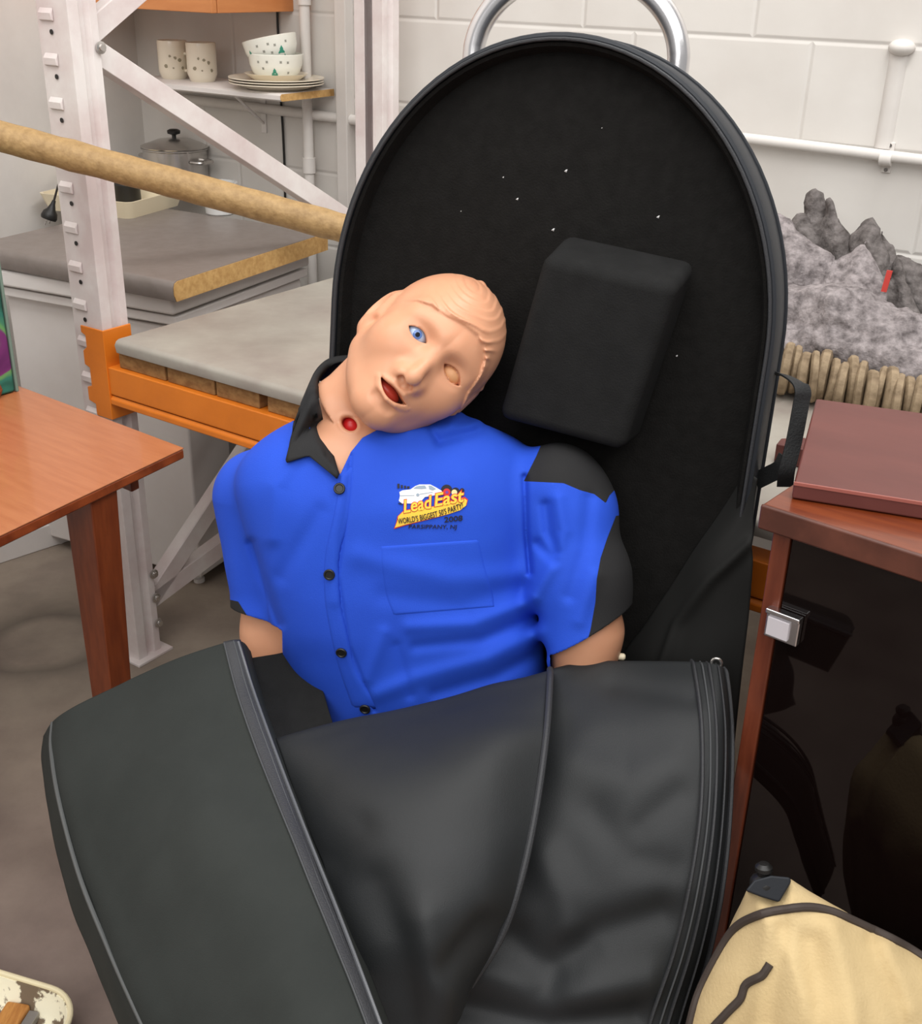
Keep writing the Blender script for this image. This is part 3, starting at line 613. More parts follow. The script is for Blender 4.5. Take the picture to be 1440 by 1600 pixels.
plate(0.122, zsh+0.0062, 'middle cream dinner plate of the stack on the wall shelf')
plate(0.123, zsh+0.0124, 'upper cream dinner plate of the stack, under the shallow bowl')
mb = MB(); zz = zsh+0.0165; mb.lathe(np.array([pq[0], pq[1], zz]), [(0, 0), (0.052, 0), (0.056, 0.004), (0.079, 0.020), (0.082, 0.022), (0.078, 0.022), (0.054, 0.007), (0, 0.006)], 48)
tag(mb.build('shallow_bowl', M_ceramic, None), 'shallow cream bowl on the plates, under the tree print bowls', 'bowl')
def print_bowl(c, label, tilt, trees, spots):
    t = thing('print_bowl', label, 'bowl', c, 'white tree print bowls on the wall shelf')
    if tilt is None: ax = ZU
    else: ax = tilt/np.linalg.norm(tilt)
    prof = [(0, 0), (0.044, 0), (0.047, 0.003), (0.060, 0.018), (0.067, 0.036), (0.070, 0.062), (0.0685, 0.063), (0.064, 0.036), (0.057, 0.020), (0.043, 0.008), (0, 0.006)]
    mb = MB(); mb.lathe(c, prof, 48, ax); mb.build('bowl', mat('white_ceramic', (236, 236, 226), 0.25, coat=0.3), t)
    def rad(h): return float(np.interp(h, [0, 0.003, 0.018, 0.036, 0.062], [0.044, 0.047, 0.060, 0.067, 0.070]))
    ub = np.array([1.0, 0, 0])-ax*ax[0]; ub /= np.linalg.norm(ub); vb = np.cross(ax, ub); tc2 = CAM-c; base = math.atan2(tc2@vb, tc2@ub)
    def wrap(shape): return [c+ax*h+(rad(h)+0.0007)*(math.cos(base+s/0.066)*ub+math.sin(base+s/0.066)*vb) for s, h in shape]
    for (s, h, k) in trees:
        T = [(0, 0.022), (0.005, 0.014), (0.003, 0.014), (0.009, 0.007), (0.007, 0.007), (0.013, 0), (-0.013, 0), (-0.007, 0.007), (-0.009, 0.007), (-0.003, 0.014), (-0.005, 0.014)]
        V = wrap([(s+x*k, h+y*k) for x, y in T]); MB().add(V, [(0, 1, 10), (1, 2, 9, 10), (2, 3, 8, 9), (3, 4, 7, 8), (4, 5, 6, 7)]).build('tree_print', M_greenp, t, smooth=False)
    for (s, h) in spots: MB().add(wrap([(s+0.0042*math.cos(i*math.pi/4)*(1 if i % 2 else 0.6), h+0.0042*math.sin(i*math.pi/4)*(1 if i % 2 else 0.6)) for i in range(8)]), [tuple(range(8))]).build('snowflake_print', M_grayp, t, smooth=False)
bc = np.array([pq[0], pq[1], zz+0.0065])
print_bowl(bc, 'lower white bowl with a green tree print, level in the stack', None, [(-0.004, 0.010, 1.0)], [(0.03, 0.045), (0.012, 0.046), (-0.022, 0.046), (-0.034, 0.030), (0.034, 0.02), (-0.046, 0.045)])
tl_ = np.array([0, 0, 1.0])-Aw*0.22-Bw*0.05
print_bowl(bc+ZU*0.038-Aw*0.004, 'upper white bowl with a green tree print, tilted on top of the stack', tl_, [(0.026, 0.012, 1.15), (-0.062, 0.02, 0.9)], [(-0.006, 0.045), (-0.02, 0.03), (0.01, 0.04), (0.0, 0.024), (0.04, 0.045), (-0.034, 0.045)])
# orange wall cabinet, seen from below its foot
a0, zc_ = wa(333, 20, 0.30); zc_ = wa(333, 21, 0.30)[1]
a1 = wa(458, 11, 0.0)[0]; ac0 = wa(140, -3, 0.30)[0]
t = thing('wall_cabinet', 'orange veneered wall cabinet above the crockery shelf, only its foot in view', 'cabinet', wl(a0, 0, zc_))
mb = MB(); mb.box(wl(a0-0.60, 0, zc_), Aw*0.60, -Bw*0.283, ZU*0.6); mb.build('body', M_pine, t, bevel=0.002)
for k in (0, 1):
    mb = MB(); mb.box(wl(a0-0.60+0.301*k, 0.285, zc_), Aw*0.298, -Bw*0.018, ZU*0.6); mb.build('door', M_pine, t, bevel=0.002)
# black cord
cc = wa(437, 20, 0.05); t = thing('hanging_cord', 'thin black cord hanging down the wall beside the bowls', 'cord', wl(cc[0], 0.03, 0.85))
pts = [onp(x, y, W0-Bw*0.005, Bw) for x, y in ((436, -20), (433, 22), (437, 100), (439, 160), (442, 210), (444, 255), (445, 300), (446, 332))]
MB().tube(catmull(pts, 40), 0.0032, 8).build('cord', M_black, t)

# ================================================================== TABLE (left)
ZT = 0.72
tcn = onz(287, 700, ZT); tb_ = onz(50, 611, ZT); tf = onz(0, 837, ZT)
u1 = tb_-tcn; u1 /= np.linalg.norm(u1); u2 = tf-tcn; u2 /= np.linalg.norm(u2)
t_tab = thing('wooden_table', 'orange brown wooden table with thin veneered top and tapered leg', 'table', (tcn[0]-0.3, tcn[1], 0))
mb = MB(); mb.prism([tcn-ZU*0.0012, tcn+u1*1.0-ZU*0.0012, tcn+u1*1.0+u2*0.62-ZU*0.0012, tcn+u2*0.62-ZU*0.0012], ZU*0.0012); mb.build('veneer', M_table, t_tab, smooth=False)
mb = MB(); mb.prism([tcn-ZU*0.018, tcn+u1*1.0-ZU*0.018, tcn+u1*1.0+u2*0.62-ZU*0.018, tcn+u2*0.62-ZU*0.018], ZU*0.0165); mb.build('tabletop', M_tedge, t_tab, bevel=0.003)
def leg(o, top, bot):
    mb = MB(); w0, w1 = 0.070, 0.045; d0, d1 = 0.055, 0.036
    V = []
    for (c, w, dd) in ((top, w0, d0), (bot, w1, d1)):
        V += [c-u1*w/2-u2*dd/2, c+u1*w/2-u2*dd/2, c+u1*w/2+u2*dd/2, c-u1*w/2+u2*dd/2]
    mb.add(V, [(0, 3, 2, 1), (4, 5, 6, 7), (0, 1, 5, 4), (1, 2, 6, 5), (2, 3, 7, 6), (3, 0, 4, 7)]); mb.build('leg', M_tleg, t_tab, bevel=0.003)
bs = np.linspace(0, 0.6, 301); ex_ = [w2k((tcn+u2*b)[None])[0] for b in bs]; bx_ = float(bs[np.argmin([abs(CX+F*k[0]/k[2]-164) for k in ex_])])
lt = tcn+u2*bx_+u1*0.040-ZU*0.018
rr_ = onp(174, 1076, lt, np.array([FW@np.array([0, 0, 0]), 1.0, 0]) if False else np.array([0, 1.0, 0]))
dl = (rr_-lt); dl = dl/abs(dl[2])*(ZT-0.019)
leg(0, lt+ZU*0.0, lt+dl)
for (a, b, sx, sy) in ((0.9, 0.06, 1, 1), (0.9, 0.55, 1, -1), (0.1, 0.55, 1, -1)):
    tp = tcn+u1*a+u2*b-ZU*0.019; leg(0, tp, np.array([tp[0], tp[1], 0])+u1*(0.02 if a > 0.5 else -0.02))
mb = MB(); ap0 = lt-ZU*0.012+ZU*0.011
mb.box(tcn+u1*0.06+u2*0.055-ZU*0.068, u1*0.86, u2*0.018, ZU*0.05); mb.build('apron', M_tleg, t_tab, bevel=0.002)
# turned wooden foot of something standing on the table at the left margin
kc = onz(-12, 622, ZT); 
mb = MB(); mb.lathe(kc, [(0, 0), (0.012, 0), (0.016, 0.006), (0.019, 0.014), (0.016, 0.024), (0.008, 0.03), (0.007, 0.06), (0.013, 0.075), (0, 0.08)], 28)
tag(mb.build('turned_wooden_finial', M_tedge, None), 'round brown turned wooden finial on the table at the left margin', 'finial')
# floral cloth hanging behind the table
M_floral = bpy.data.materials.new('floral_cloth'); M_floral.use_nodes = True
def floral():
    nt = M_floral.node_tree; b = nt.nodes['Principled BSDF']; b.inputs['Roughness'].default_value = 0.8
    tc = nt.nodes.new('ShaderNodeTexCoord'); v = nt.nodes.new('ShaderNodeTexNoise'); v.inputs['Scale'].default_value = 9; v.inputs['Detail'].default_value = 2; v.inputs['Distortion'].default_value = 1.2
    nt.links.new(tc.outputs['Object'], v.inputs['Vector']); r = nt.nodes.new('ShaderNodeValToRGB'); cr = r.color_ramp; cr.interpolation = 'EASE'
    cr.elements[0].position = 0.30; cr.elements[0].color = (*lin((22, 76, 62)), 1); cr.elements[1].position = 0.72; cr.elements[1].color = (*lin((90, 28, 88)), 1)
    for p, c in ((0.45, (40, 112, 96)), (0.54, (96, 150, 86)), (0.60, (110, 40, 104))): e = cr.elements.new(p); e.color = (*lin(c), 1)
    nt.links.new(v.outputs['Fac'], r.inputs[0]); nt.links.new(r.outputs[0], b.inputs['Base Color'])
floral()
fp = onz(30, 611, ZT+0.001); zf = float(w2k(fp[None])[0, 2])
fh = onp(3, 392, fp, u2)[2]-ZT
t = thing('floral_box', 'green and purple floral covered box standing on the wooden table at the left edge', 'box', fp+u1*0.18)
u2n = u2-u1*(u1@u2); u2n /= np.linalg.norm(u2n)
mb = MB(); mb.box(fp+u2n*0.006, u1*0.36, u2n*0.16, ZU*fh); mb.build('covered_box', M_floral, t, bevel=0.006)
mb = MB(); mb.box(fp-u1*0.001, u1*0.36, u2n*0.0055, ZU*(fh+0.002)); mb.build('edge_band', mat('grey_green_edge', (112, 134, 122), 0.6), t, bevel=0.002)
# ================================================================== THE BLACK CASE
ca_ = math.radians(20); cl_ = math.radians(8)
Cn = np.array([-math.sin(ca_)*math.cos(cl_), -math.cos(ca_)*math.cos(cl_), math.sin(cl_)])
Cu = np.array([math.cos(ca_), -math.sin(ca_), 0]); Cv = np.cross(Cn, Cu); Cv *= np.sign(Cv[2])
r_ = ray(867, 500); P0 = CAM+r_*(1.42/r_[1])
CC = -0.022; HW = 0.294; VA = -0.012; HB = 0.350
VB = -(P0[2]-0.02)/Cv[2]
def cp(u, v, w=0.0): return P0+Cu*u+Cv*v+Cn*w
t_case = thing('manikin_carry_case', 'large black soft carry case standing open around the manikin, front cover folded down', 'case', (cp(CC, VB)[0], cp(CC, VB)[1], 0))
def outline(ins=0.0, n=48, vb=None):
    vb = VB if vb is None else vb; pts = []
    for k in range(n+1):
        a = math.pi*k/n; pts.append((CC+(HW-ins)*math.cos(a), VA+(HB-ins)*math.sin(a)))
    m = 20
    L = [(CC-HW+ins, VA+(vb+0.05-VA)*(k+1)/m) for k in range(m)]; Rr = [(CC+HW-ins, VA+(vb+0.05-VA)*(k+1)/m) for k in range(m)][::-1]
    cr = 0.05; bl = [(CC-HW+ins+cr*(1-math.cos(a)), vb+ins*0+0.05-cr*math.sin(a)+ins*math.sin(a)) for a in np.linspace(0.2, math.pi/2, 6)]
    br = [(CC+HW-ins-cr*(1-math.cos(a)), vb+0.05-cr*math.sin(a)+ins*math.sin(a)) for a in np.linspace(math.pi/2, 0.2, 6)]
    return pts+L+bl+br+Rr
def loft(rings, name, m, parent, cap0=False, cap1=False, angle=40):
    n = len(rings[0]); V = [p for r in rings for p in r]; Fc = []
    for i in range(len(rings)-1):
        for k in range(n): Fc.append((i*n+k, i*n+(k+1) % n, (i+1)*n+(k+1) % n, (i+1)*n+k))
    if cap0: Fc.append(tuple(range(n))[::-1])
    if cap1: Fc.append(tuple((len(rings)-1)*n+k for k in range(n)))
    mb = MB(); mb.add(V, Fc); return mb.build(name, m, parent, angle=angle)
rg = lambda ins, w: [cp(u, v, w) for u, v in outline(ins)]
DEP = 0.125; REC = 0.03
shell = loft([rg(0.016, -DEP), rg(0.006, -DEP+0.004), rg(0.0, -DEP+0.016), rg(0.0, -0.008), rg(0.0015, -0.003), rg(0.005, -0.001), rg(0.008, -0.002), rg(0.010, -0.006), rg(0.0105, -0.02), rg(0.0105, -REC-0.004)], 'shell', M_rim, t_case, cap0=True)
loft([rg(0.0105, -REC-0.006), rg(0.0115, -REC), rg(0.016, -REC+0.004)], 'felt_lining', M_felt, t_case, cap1=True, angle=0)
# inner felt lip close to the zip
loft([rg(0.0103, -REC), rg(0.0105, -0.006), rg(0.012, -0.003), rg(0.016, -0.005), rg(0.022, -REC)], 'felt_side_wall', M_felt, t_case)
ol = outline(0.0085); i0 = [cp(u, v, 0.0005) for u, v in ol]
MB().tube(i0, 0.0024, 8, closed=True).build('piping', M_tape, t_case)
ol = outline(-0.001); MB().tube([cp(u, v, -DEP+0.03) for u, v in ol], 0.003, 8, closed=True).build('piping', M_rim, t_case)
# tubular trolley handle behind the shell
hp = []
for k in range(0, 25):
    a = math.pi*k/24; hp.append(cp(-0.05-0.138*math.cos(a), 0.318+0.108*math.sin(a), -0.145))
hp = [cp(-0.188, -0.1, -0.145), cp(-0.188, 0.1, -0.145), cp(-0.188, 0.25, -0.145)]+hp+[cp(0.088, 0.25, -0.145), cp(0.088, 0.1, -0.145), cp(0.088, -0.1, -0.145)]
h_ = MB().tube(catmull(hp, 90), 0.0145, 20).build('handle', M_chrome, t_case); h_['label'] = 'bright chrome tube handle'
for u in (-0.188, 0.088):
    mb = MB(); mb.box(cp(u-0.025, 0.02, -DEP), Cu*0.05, Cv*0.05, -Cn*0.036); mb.build('handle_bracket', M_black, t_case, bevel=0.006)
# lint on the felt
mb = MB()
for (x, y, s) in ((884, 267, 2.2), (808, 311, 1.8), (786, 277, 1.2), (1028, 339, 2.0), (864, 359, 2.2), (1057, 556, 1.5), (940, 200, 0.8), (720, 330, 0.8), (1000, 520, 0.9)):
    c = onp(x, y, cp(0, 0, -REC+0.0042), Cn); r = s*0.00085; mb.add([c-Cu*r*1.3-Cv*r*0.4, c+Cv*r*0.8, c+Cu*r+Cv*r, c+Cu*r*0.4-Cv*r, c+Cn*r], [(0, 3, 4), (3, 2, 4), (2, 1, 4), (1, 0, 4)])
lint = mb.build('lint', M_whitet, t_case, smooth=False); lint['kind'] = 'stuff'
# webbing strap loop on the right side
def ribbon(name, pts, w, th, m, parent, wdir):
    P = catmull(pts, 40); mb = MB(); V = []
    for i in range(len(P)):
        tdir = P[min(i+1, 39)]-P[max(i-1, 0)]; tdir /= np.linalg.norm(tdir); wd = wdir-tdir*np.dot(wdir, tdir); wd /= np.linalg.norm(wd); nr = np.cross(tdir, wd)
        V += [P[i]-wd*w/2-nr*th/2, P[i]+wd*w/2-nr*th/2, P[i]+wd*w/2+nr*th/2, P[i]-wd*w/2+nr*th/2]
    Fc = [(i*4+k, i*4+(k+1) % 4, (i+1)*4+(k+1) % 4, (i+1)*4+k) for i in range(39) for k in range(4)]+[(3, 2, 1, 0), (156, 157, 158, 159)]
    mb.add(V, Fc); return mb.build(name, m, parent, angle=40)
zR = float(w2k(cp(CC+HW, -0.05, -0.06)[None])[0, 2])
ribbon('shoulder_strap', [K(1200, 582, zR+0.02), K(1222, 585, zR+0.0), K(1245, 598, zR-0.03), K(1254, 612, zR-0.035), K(1251, 632, zR-0.03), K(1240, 690, zR-0.02), K(1229, 735, zR-0.02), K(1226, 760, zR)], 0.020, 0.002, M_strap, t_case, R3@np.array([0.96, 0.25, 0.1]))
ribbon('lower_strap', [K(1180, 752, zR+0.04), K(1200, 742, zR+0.02), K(1218, 732, zR), K(1228, 715, zR-0.01)], 0.022, 0.002, M_strap, t_case, R3@np.array([0.25, 0.95, 0.1]))
# inner gusset cloth at the lower right
def felt_z(px, py, off=0.0): return float(w2k(onp(px, py, cp(0, 0, -REC+off), Cn)[None])[0, 2])
g = [[(1166, 735, felt_z(1166, 735, .005)), (1172, 740, felt_z(1172, 740, .02)), (1181, 748, felt_z(1181, 748, .028))],
     [(1130, 790, felt_z(1130, 790, .006)), (1155, 795, felt_z(1155, 795, .030)), (1176, 800, felt_z(1176, 800, .032))],
     [(1070, 880, felt_z(1070, 880, .012)), (1115, 870, felt_z(1115, 870, .045)), (1174, 876, felt_z(1165, 872, .055))],
     [(1010, 970, felt_z(1010, 970, .012)), (1085, 965, felt_z(1085, 965, .05)), (1170, 955, felt_z(1155, 950, .055))],
     [(960, 1060, felt_z(960, 1060, .012)), (1060, 1060, felt_z(1060, 1060, .06)), (1158, 1060, felt_z(1142, 1050, .06))],
     [(950, 1240, felt_z(950, 1240, .012)), (1050, 1240, felt_z(1050, 1240, .05)), (1138, 1250, felt_z(1125, 1250, .055))]]
sheet('side_gusset', g, 40, 60, 0.003, mat('black_gusset', (28, 28, 27), 0.8, spec=0.25), t_case, noise=((0.006, (14, 14, 9), 5),), folds=((0.010, 9, [(1170, 850), (1110, 905), (1060, 975), (1030, 1060)]),))
# ---- front cover, folded down
# left flap
g = [[(390, 1018, 1.50), (372, 1003, 1.45), (330, 1012, 1.45), (250, 1040, 1.47), (165, 1078, 1.49), (105, 1112, 1.50), (82, 1130, 1.52), (70, 1150, 1.57)],
     [(418, 1110, 1.46), (396, 1080, 1.41), (345, 1088, 1.40), (260, 1112, 1.41), (175, 1138, 1.43), (112, 1160, 1.45), (80, 1172, 1.48), (66, 1190, 1.55)],
     [(458, 1220, 1.39), (432, 1180, 1.34), (380, 1190, 1.33), (295, 1205, 1.33), (205, 1225, 1.35), (130, 1240, 1.38), (92, 1250, 1.41), (74, 1262, 1.49)],
     [(505, 1340, 1.31), (478, 1300, 1.26), (430, 1308, 1.24), (345, 1320, 1.24), (255, 1340, 1.27), (170, 1360, 1.31), (124, 1368, 1.34), (96, 1372, 1.43)],
     [(550, 1450, 1.24), (526, 1420, 1.19), (482, 1430, 1.17), (400, 1440, 1.17), (310, 1455, 1.20), (225, 1470, 1.24), (166, 1474, 1.28), (132, 1474, 1.37)],
     [(590, 1550, 1.18), (568, 1530, 1.13), (528, 1540, 1.11), (450, 1550, 1.11), (365, 1562, 1.14), (275, 1572, 1.18), (210, 1574, 1.22), (174, 1572, 1.31)],
     [(640, 1680, 1.12), (618, 1665, 1.07), (580, 1675, 1.05), (510, 1680, 1.05), (425, 1690, 1.08), (335, 1700, 1.12), (270, 1700, 1.16), (236, 1698, 1.25)]]
flap, FG = sheet('cover_flap', g, 120, 120, 0.006, M_suede, t_case, noise=((0.003, (7, 7, 7), 3), (0.0012, (22, 22, 22), 8)))
flap['label'] = 'wide folded down left flap of brushed charcoal nylon'
def edge_line(col, n=60, off=0.004): 
    P = catmull(np.array([K(*r[col]) for r in g]), n); return P+(CAM-P)/np.linalg.norm(CAM-P, axis=1, keepdims=True)*off
MB().tube(edge_line(6, off=0.003), 0.0028, 8).build('piping', mat('grey_piping', (80, 82, 82), 0.5), flap)
def grid_strip(G, u0, u1, off, name, m, parent, thick=0.002):
    S = G[:, u0:u1+1]; nr = np.cross(np.gradient(G, axis=1), np.gradient(G, axis=0)); nr /= np.linalg.norm(nr, axis=2, keepdims=True)+1e-12
    nr *= np.sign(np.sum(nr*(CAM-G), axis=2).mean()); S = S+nr[:, u0:u1+1]*off; nv, nu = S.shape[:2]; idx = np.arange(nv*nu).reshape(nv, nu)
    q = np.stack([idx[:-1, :-1], idx[:-1, 1:], idx[1:, 1:], idx[1:, :-1]], -1).reshape(-1, 4); o = link_mesh(name, S.reshape(-1, 3), q, m, parent, True, 0)
    md = o.modifiers.new('t', 'SOLIDIFY'); md.thickness = thick; md.offset = 0; return o
grid_strip(FG, 17, 27, 0.0018, 'zip_tape', M_tape, flap)
for u in (21, 27): MB().tube(list(FG[:, u]+(CAM-FG[:, u])/np.linalg.norm(CAM-FG[:, u], axis=1, keepdims=True)*0.003), 0.0011, 6).build('stitching', mat('stitch', (70, 72, 74), 0.7), flap)
MB().tube(edge_line(1, off=0.007), 0.0022, 6).build('zip_teeth', mat('zip_teeth_black', (88, 90, 94), 0.35), flap)
# inner side wall between flap and shirt
g2 = [[(380, 1030, 1.49), (430, 1022, 1.505), (462, 1016, 1.505), (486, 1022, 1.50)],
      [(405, 1085, 1.46), (445, 1080, 1.475), (480, 1078, 1.475), (505, 1082, 1.47)],
      [(430, 1150, 1.42), (465, 1150, 1.435), (500, 1146, 1.44), (525, 1142, 1.44)],
      [(455, 1220, 1.38), (500, 1215, 1.41), (540, 1205, 1.43), (565, 1200, 1.44)]]
sheet('cover_side_wall', g2, 40, 40, 0.004, M_foam, t_case)
# middle panel
gm = [[(420, 1205, 1.46), (520, 1190, 1.47), (640, 1160, 1.47), (760, 1120, 1.48), (862, 1090, 1.49)],
      [(428, 1160, 1.405), (520, 1136, 1.405), (645, 1104, 1.41), (760, 1070, 1.42), (859, 1046, 1.43)],
      [(436, 1170, 1.375), (528, 1150, 1.365), (650, 1120, 1.365), (760, 1088, 1.375), (859, 1066, 1.395)],
      [(462, 1250, 1.32), (545, 1228, 1.28), (660, 1200, 1.27), (762, 1170, 1.285), (853, 1150, 1.325)],
      [(505, 1370, 1.255), (580, 1345, 1.215), (675, 1320, 1.21), (760, 1295, 1.23), (836, 1270, 1.27)],
      [(530, 1490, 1.215), (620, 1455, 1.18), (690, 1430, 1.18), (755, 1405, 1.20), (812, 1380, 1.24)],
      [(565, 1590, 1.20), (645, 1545, 1.175), (700, 1520, 1.18), (745, 1495, 1.205), (782, 1465, 1.24)],
      [(590, 1710, 1.20), (660, 1660, 1.19), (690, 1620, 1.20), (715, 1585, 1.22), (735, 1540, 1.25)]]
mid, MG = sheet('cover_panel', gm, 110, 120, 0.005, M_nylon, t_case, noise=((0.004, (6, 6, 6), 11), (0.0012, (25, 25, 25), 2)),
      folds=((-0.006, 26, [(560, 1290), (520, 1340)]), (-0.012, 40, [(580, 1380), (620, 1470), (640, 1600)]), (0.008, 34, [(660, 1440), (690, 1560), (690, 1640)]), (-0.008, 26, [(700, 1510), (760, 1450)])))
mid['label'] = 'smooth middle panel of charcoal nylon over the lap'
def seam(cols, name, r, m, parent, off, n=70):
    P = catmull(np.array([K(*row[cols]) for row in gm[1:]]), n); P = P+(CAM-P)/np.linalg.norm(CAM-P, axis=1, keepdims=True)*off; return MB().tube(P, r, 10).build(name, m, parent)
seam(4, 'seam_piping', 0.0042, M_tape, mid, 0.003)
# right panel, tucked under the seam
gr = [[(800, 1110, 1.50), (900, 1080, 1.51), (1000, 1075, 1.50), (1080, 1075, 1.48), (1120, 1080, 1.46), (1136, 1085, 1.45)],
      [(800, 1066, 1.445), (900, 1036, 1.45), (1000, 1031, 1.445), (1080, 1032, 1.425), (1118, 1037, 1.41), (1133, 1046, 1.41)],
      [(800, 1085, 1.425), (900, 1054, 1.42), (1005, 1046, 1.41), (1085, 1046, 1.395), (1124, 1052, 1.385), (1139, 1062, 1.40)],
      [(790, 1190, 1.365), (895, 1150, 1.35), (1010, 1135, 1.335), (1096, 1135, 1.325), (1133, 1140, 1.33), (1146, 1148, 1.36)],
      [(770, 1310, 1.32), (890, 1280, 1.30), (1010, 1262, 1.285), (1095, 1260, 1.28), (1130, 1262, 1.29), (1143, 1268, 1.33)],
      [(730, 1420, 1.30), (860, 1400, 1.28), (985, 1385, 1.265), (1078, 1380, 1.26), (1117, 1380, 1.27), (1132, 1384, 1.31)],
      [(690, 1500, 1.285), (810, 1500, 1.28), (950, 1492, 1.265), (1053, 1487, 1.26), (1095, 1485, 1.27), (1112, 1488, 1.31)],
      [(650, 1570, 1.275), (770, 1590, 1.27), (910, 1592, 1.26), (1018, 1590, 1.26), (1064, 1588, 1.27), (1082, 1590, 1.31)],
      [(620, 1660, 1.27), (740, 1680, 1.26), (880, 1690, 1.255), (990, 1690, 1.26), (1036, 1690, 1.27), (1054, 1692, 1.31)]]
rp_, RG = sheet('cover_panel', gr, 120, 130, 0.005, M_nylon, t_case, noise=((0.005, (7, 7, 7), 21), (0.0015, (24, 24, 24), 4)),
      folds=((-0.010, 30, [(1030, 1430), (930, 1460), (870, 1510)]), (0.008, 30, [(850, 1340), (880, 1400), (890, 1440)]), (-0.004, 26, [(925, 1270), (985, 1340), (1050, 1355)]), (-0.010, 30, [(800, 1470), (850, 1540)]), (0.009, 30, [(760, 1520), (900, 1550), (1010, 1530)]), (-0.012, 26, [(700, 1570), (860, 1605), (990, 1590)]), (-0.004, 22, [(1060, 1240), (1000, 1290)]), (-0.003, 18, [(960, 1070), (1080, 1090)]), (0.006, 40, [(900, 1200), (980, 1230), (1050, 1200)])))
rp_['label'] = 'right hand panel of charcoal nylon with stitched edge'
def rstrip(ci, f, name, r, m, off):
    a = catmull(np.array([K(*row[ci]) for row in gr[1:]]), 70); b = catmull(np.array([K(*row[ci+1]) for row in gr[1:]]), 70); P = a+(b-a)*f
    P = P+(CAM-P)/np.linalg.norm(CAM-P, axis=1, keepdims=True)*off; MB().tube(P, r, 6).build(name, m, rp_)
rstrip(3, 0.0, 'seam', 0.0022, M_tape, 0.003); rstrip(3, 0.35, 'stitching', 0.0012, mat('stitch', (70, 72, 74), 0.7), 0.0028)
rstrip(3, 0.62, 'zip_teeth', 0.0020, M_tape, 0.003); rstrip(4, 0.0, 'stitching', 0.0013, M_tape, 0.003); rstrip(4, 0.8, 'piping', 0.003, M_tape, 0.003)
mb = MB(); c = K(1119, 1036, 1.40); mb.tube([c+0.006*(math.cos(a)*Cu+math.sin(a)*Cv) for a in np.linspace(0, 2*math.pi, 17)[:-1]], 0.0018, 8, closed=True); mb.build('zip_pull', M_steel, t_case)

# ================================================================== FOAM BLOCK
def felt_pt(px, py, off): return onp(px, py, cp(0, 0, -REC+off), Cn)
ft = [(856, 368), (1068, 432), (955, 708), (778, 655)]
c0, c1, c2_, c3 = [felt_pt(x, y, 0.105) for x, y in ((848, 408), (1066, 452), (958, 700), (781, 648))]
mid_ = (c0+c1+c2_+c3)/4; ex = ((c1-c0)+(c2_-c3))/2; ey = ((c3-c0)+(c2_-c1))/2
ey = ey-ex*np.dot(ex, ey)/np.dot(ex, ex)*0.35; nrm = np.cross(ey, ex); nrm /= np.linalg.norm(nrm); nrm *= np.sign(nrm@(CAM-mid_))
ex = ex*1.06; ey = ey*1.07; mb = MB(); TH = 0.088
ins = 0.97
V = [mid_+s*ex/2*ins+q*ey/2*ins for s, q in ((-1, -1), (1, -1), (1, 1), (-1, 1))]+[mid_-Cn*TH+s*ex/2+q*ey/2-ey*0.10*(q < 0) for s, q in ((-1, -1), (1, -1), (1, 1), (-1, 1))]
mb.add(V, [(0, 1, 2, 3), (7, 6, 5, 4), (1, 0, 4, 5), (2, 1, 5, 6), (3, 2, 6, 7), (0, 3, 7, 4)])
fo = mb.build('foam_block', M_foam, None, bevel=0.014, seg=4); tag(fo, 'square black foam block wedged beside the manikin head against the felt', 'foam block')

# ================================================================== THE MANIKIN
t_man = thing('training_manikin', 'pale vinyl first aid training manikin in a blue shirt, head lolling on its shoulder', 'manikin', (cp(CC, -0.8)[0]-0.05, cp(CC, -0.8)[1]-0.12, cp(CC, -0.8)[2]))
# --- head frame in camera coordinates
U0 = np.array([0.75, -0.66, 0]); U0 /= np.linalg.norm(U0); R0 = np.array([-U0[1], U0[0], 0]); F0 = np.array([0, 0, -1.0])
yw = math.radians(13); pt = math.radians(2)
Hf = F0*math.cos(yw)+R0*math.sin(yw); Hr = R0*math.cos(yw)-F0*math.sin(yw); Hu = U0
Hf, Hu = Hf*math.cos(pt)+Hu*math.sin(pt), Hu*math.cos(pt)-Hf*math.sin(pt)
HB_ = np.array([Hr, Hu, Hf])            # rows: local x (viewer right), y (crown), z (face)
EYE = pk(676, 557, 1.352); HC = EYE-np.array([0, -0.004, 0.082])@HB_
def to_head(P): return (P-HC)@HB_.T
def from_head(q): return HC+np.asarray(q)@HB_
def hairline(x):
    return np.interp(x, [-0.085, -0.074, -0.068, -0.060, -0.045, -0.026, -0.004, 0.016, 0.032, 0.044, 0.054, 0.062, 0.074], [0.000, 0.006, 0.016, 0.025, 0.033, 0.037, 0.046, 0.051, 0.047, 0.040, 0.024, -0.002, -0.02])
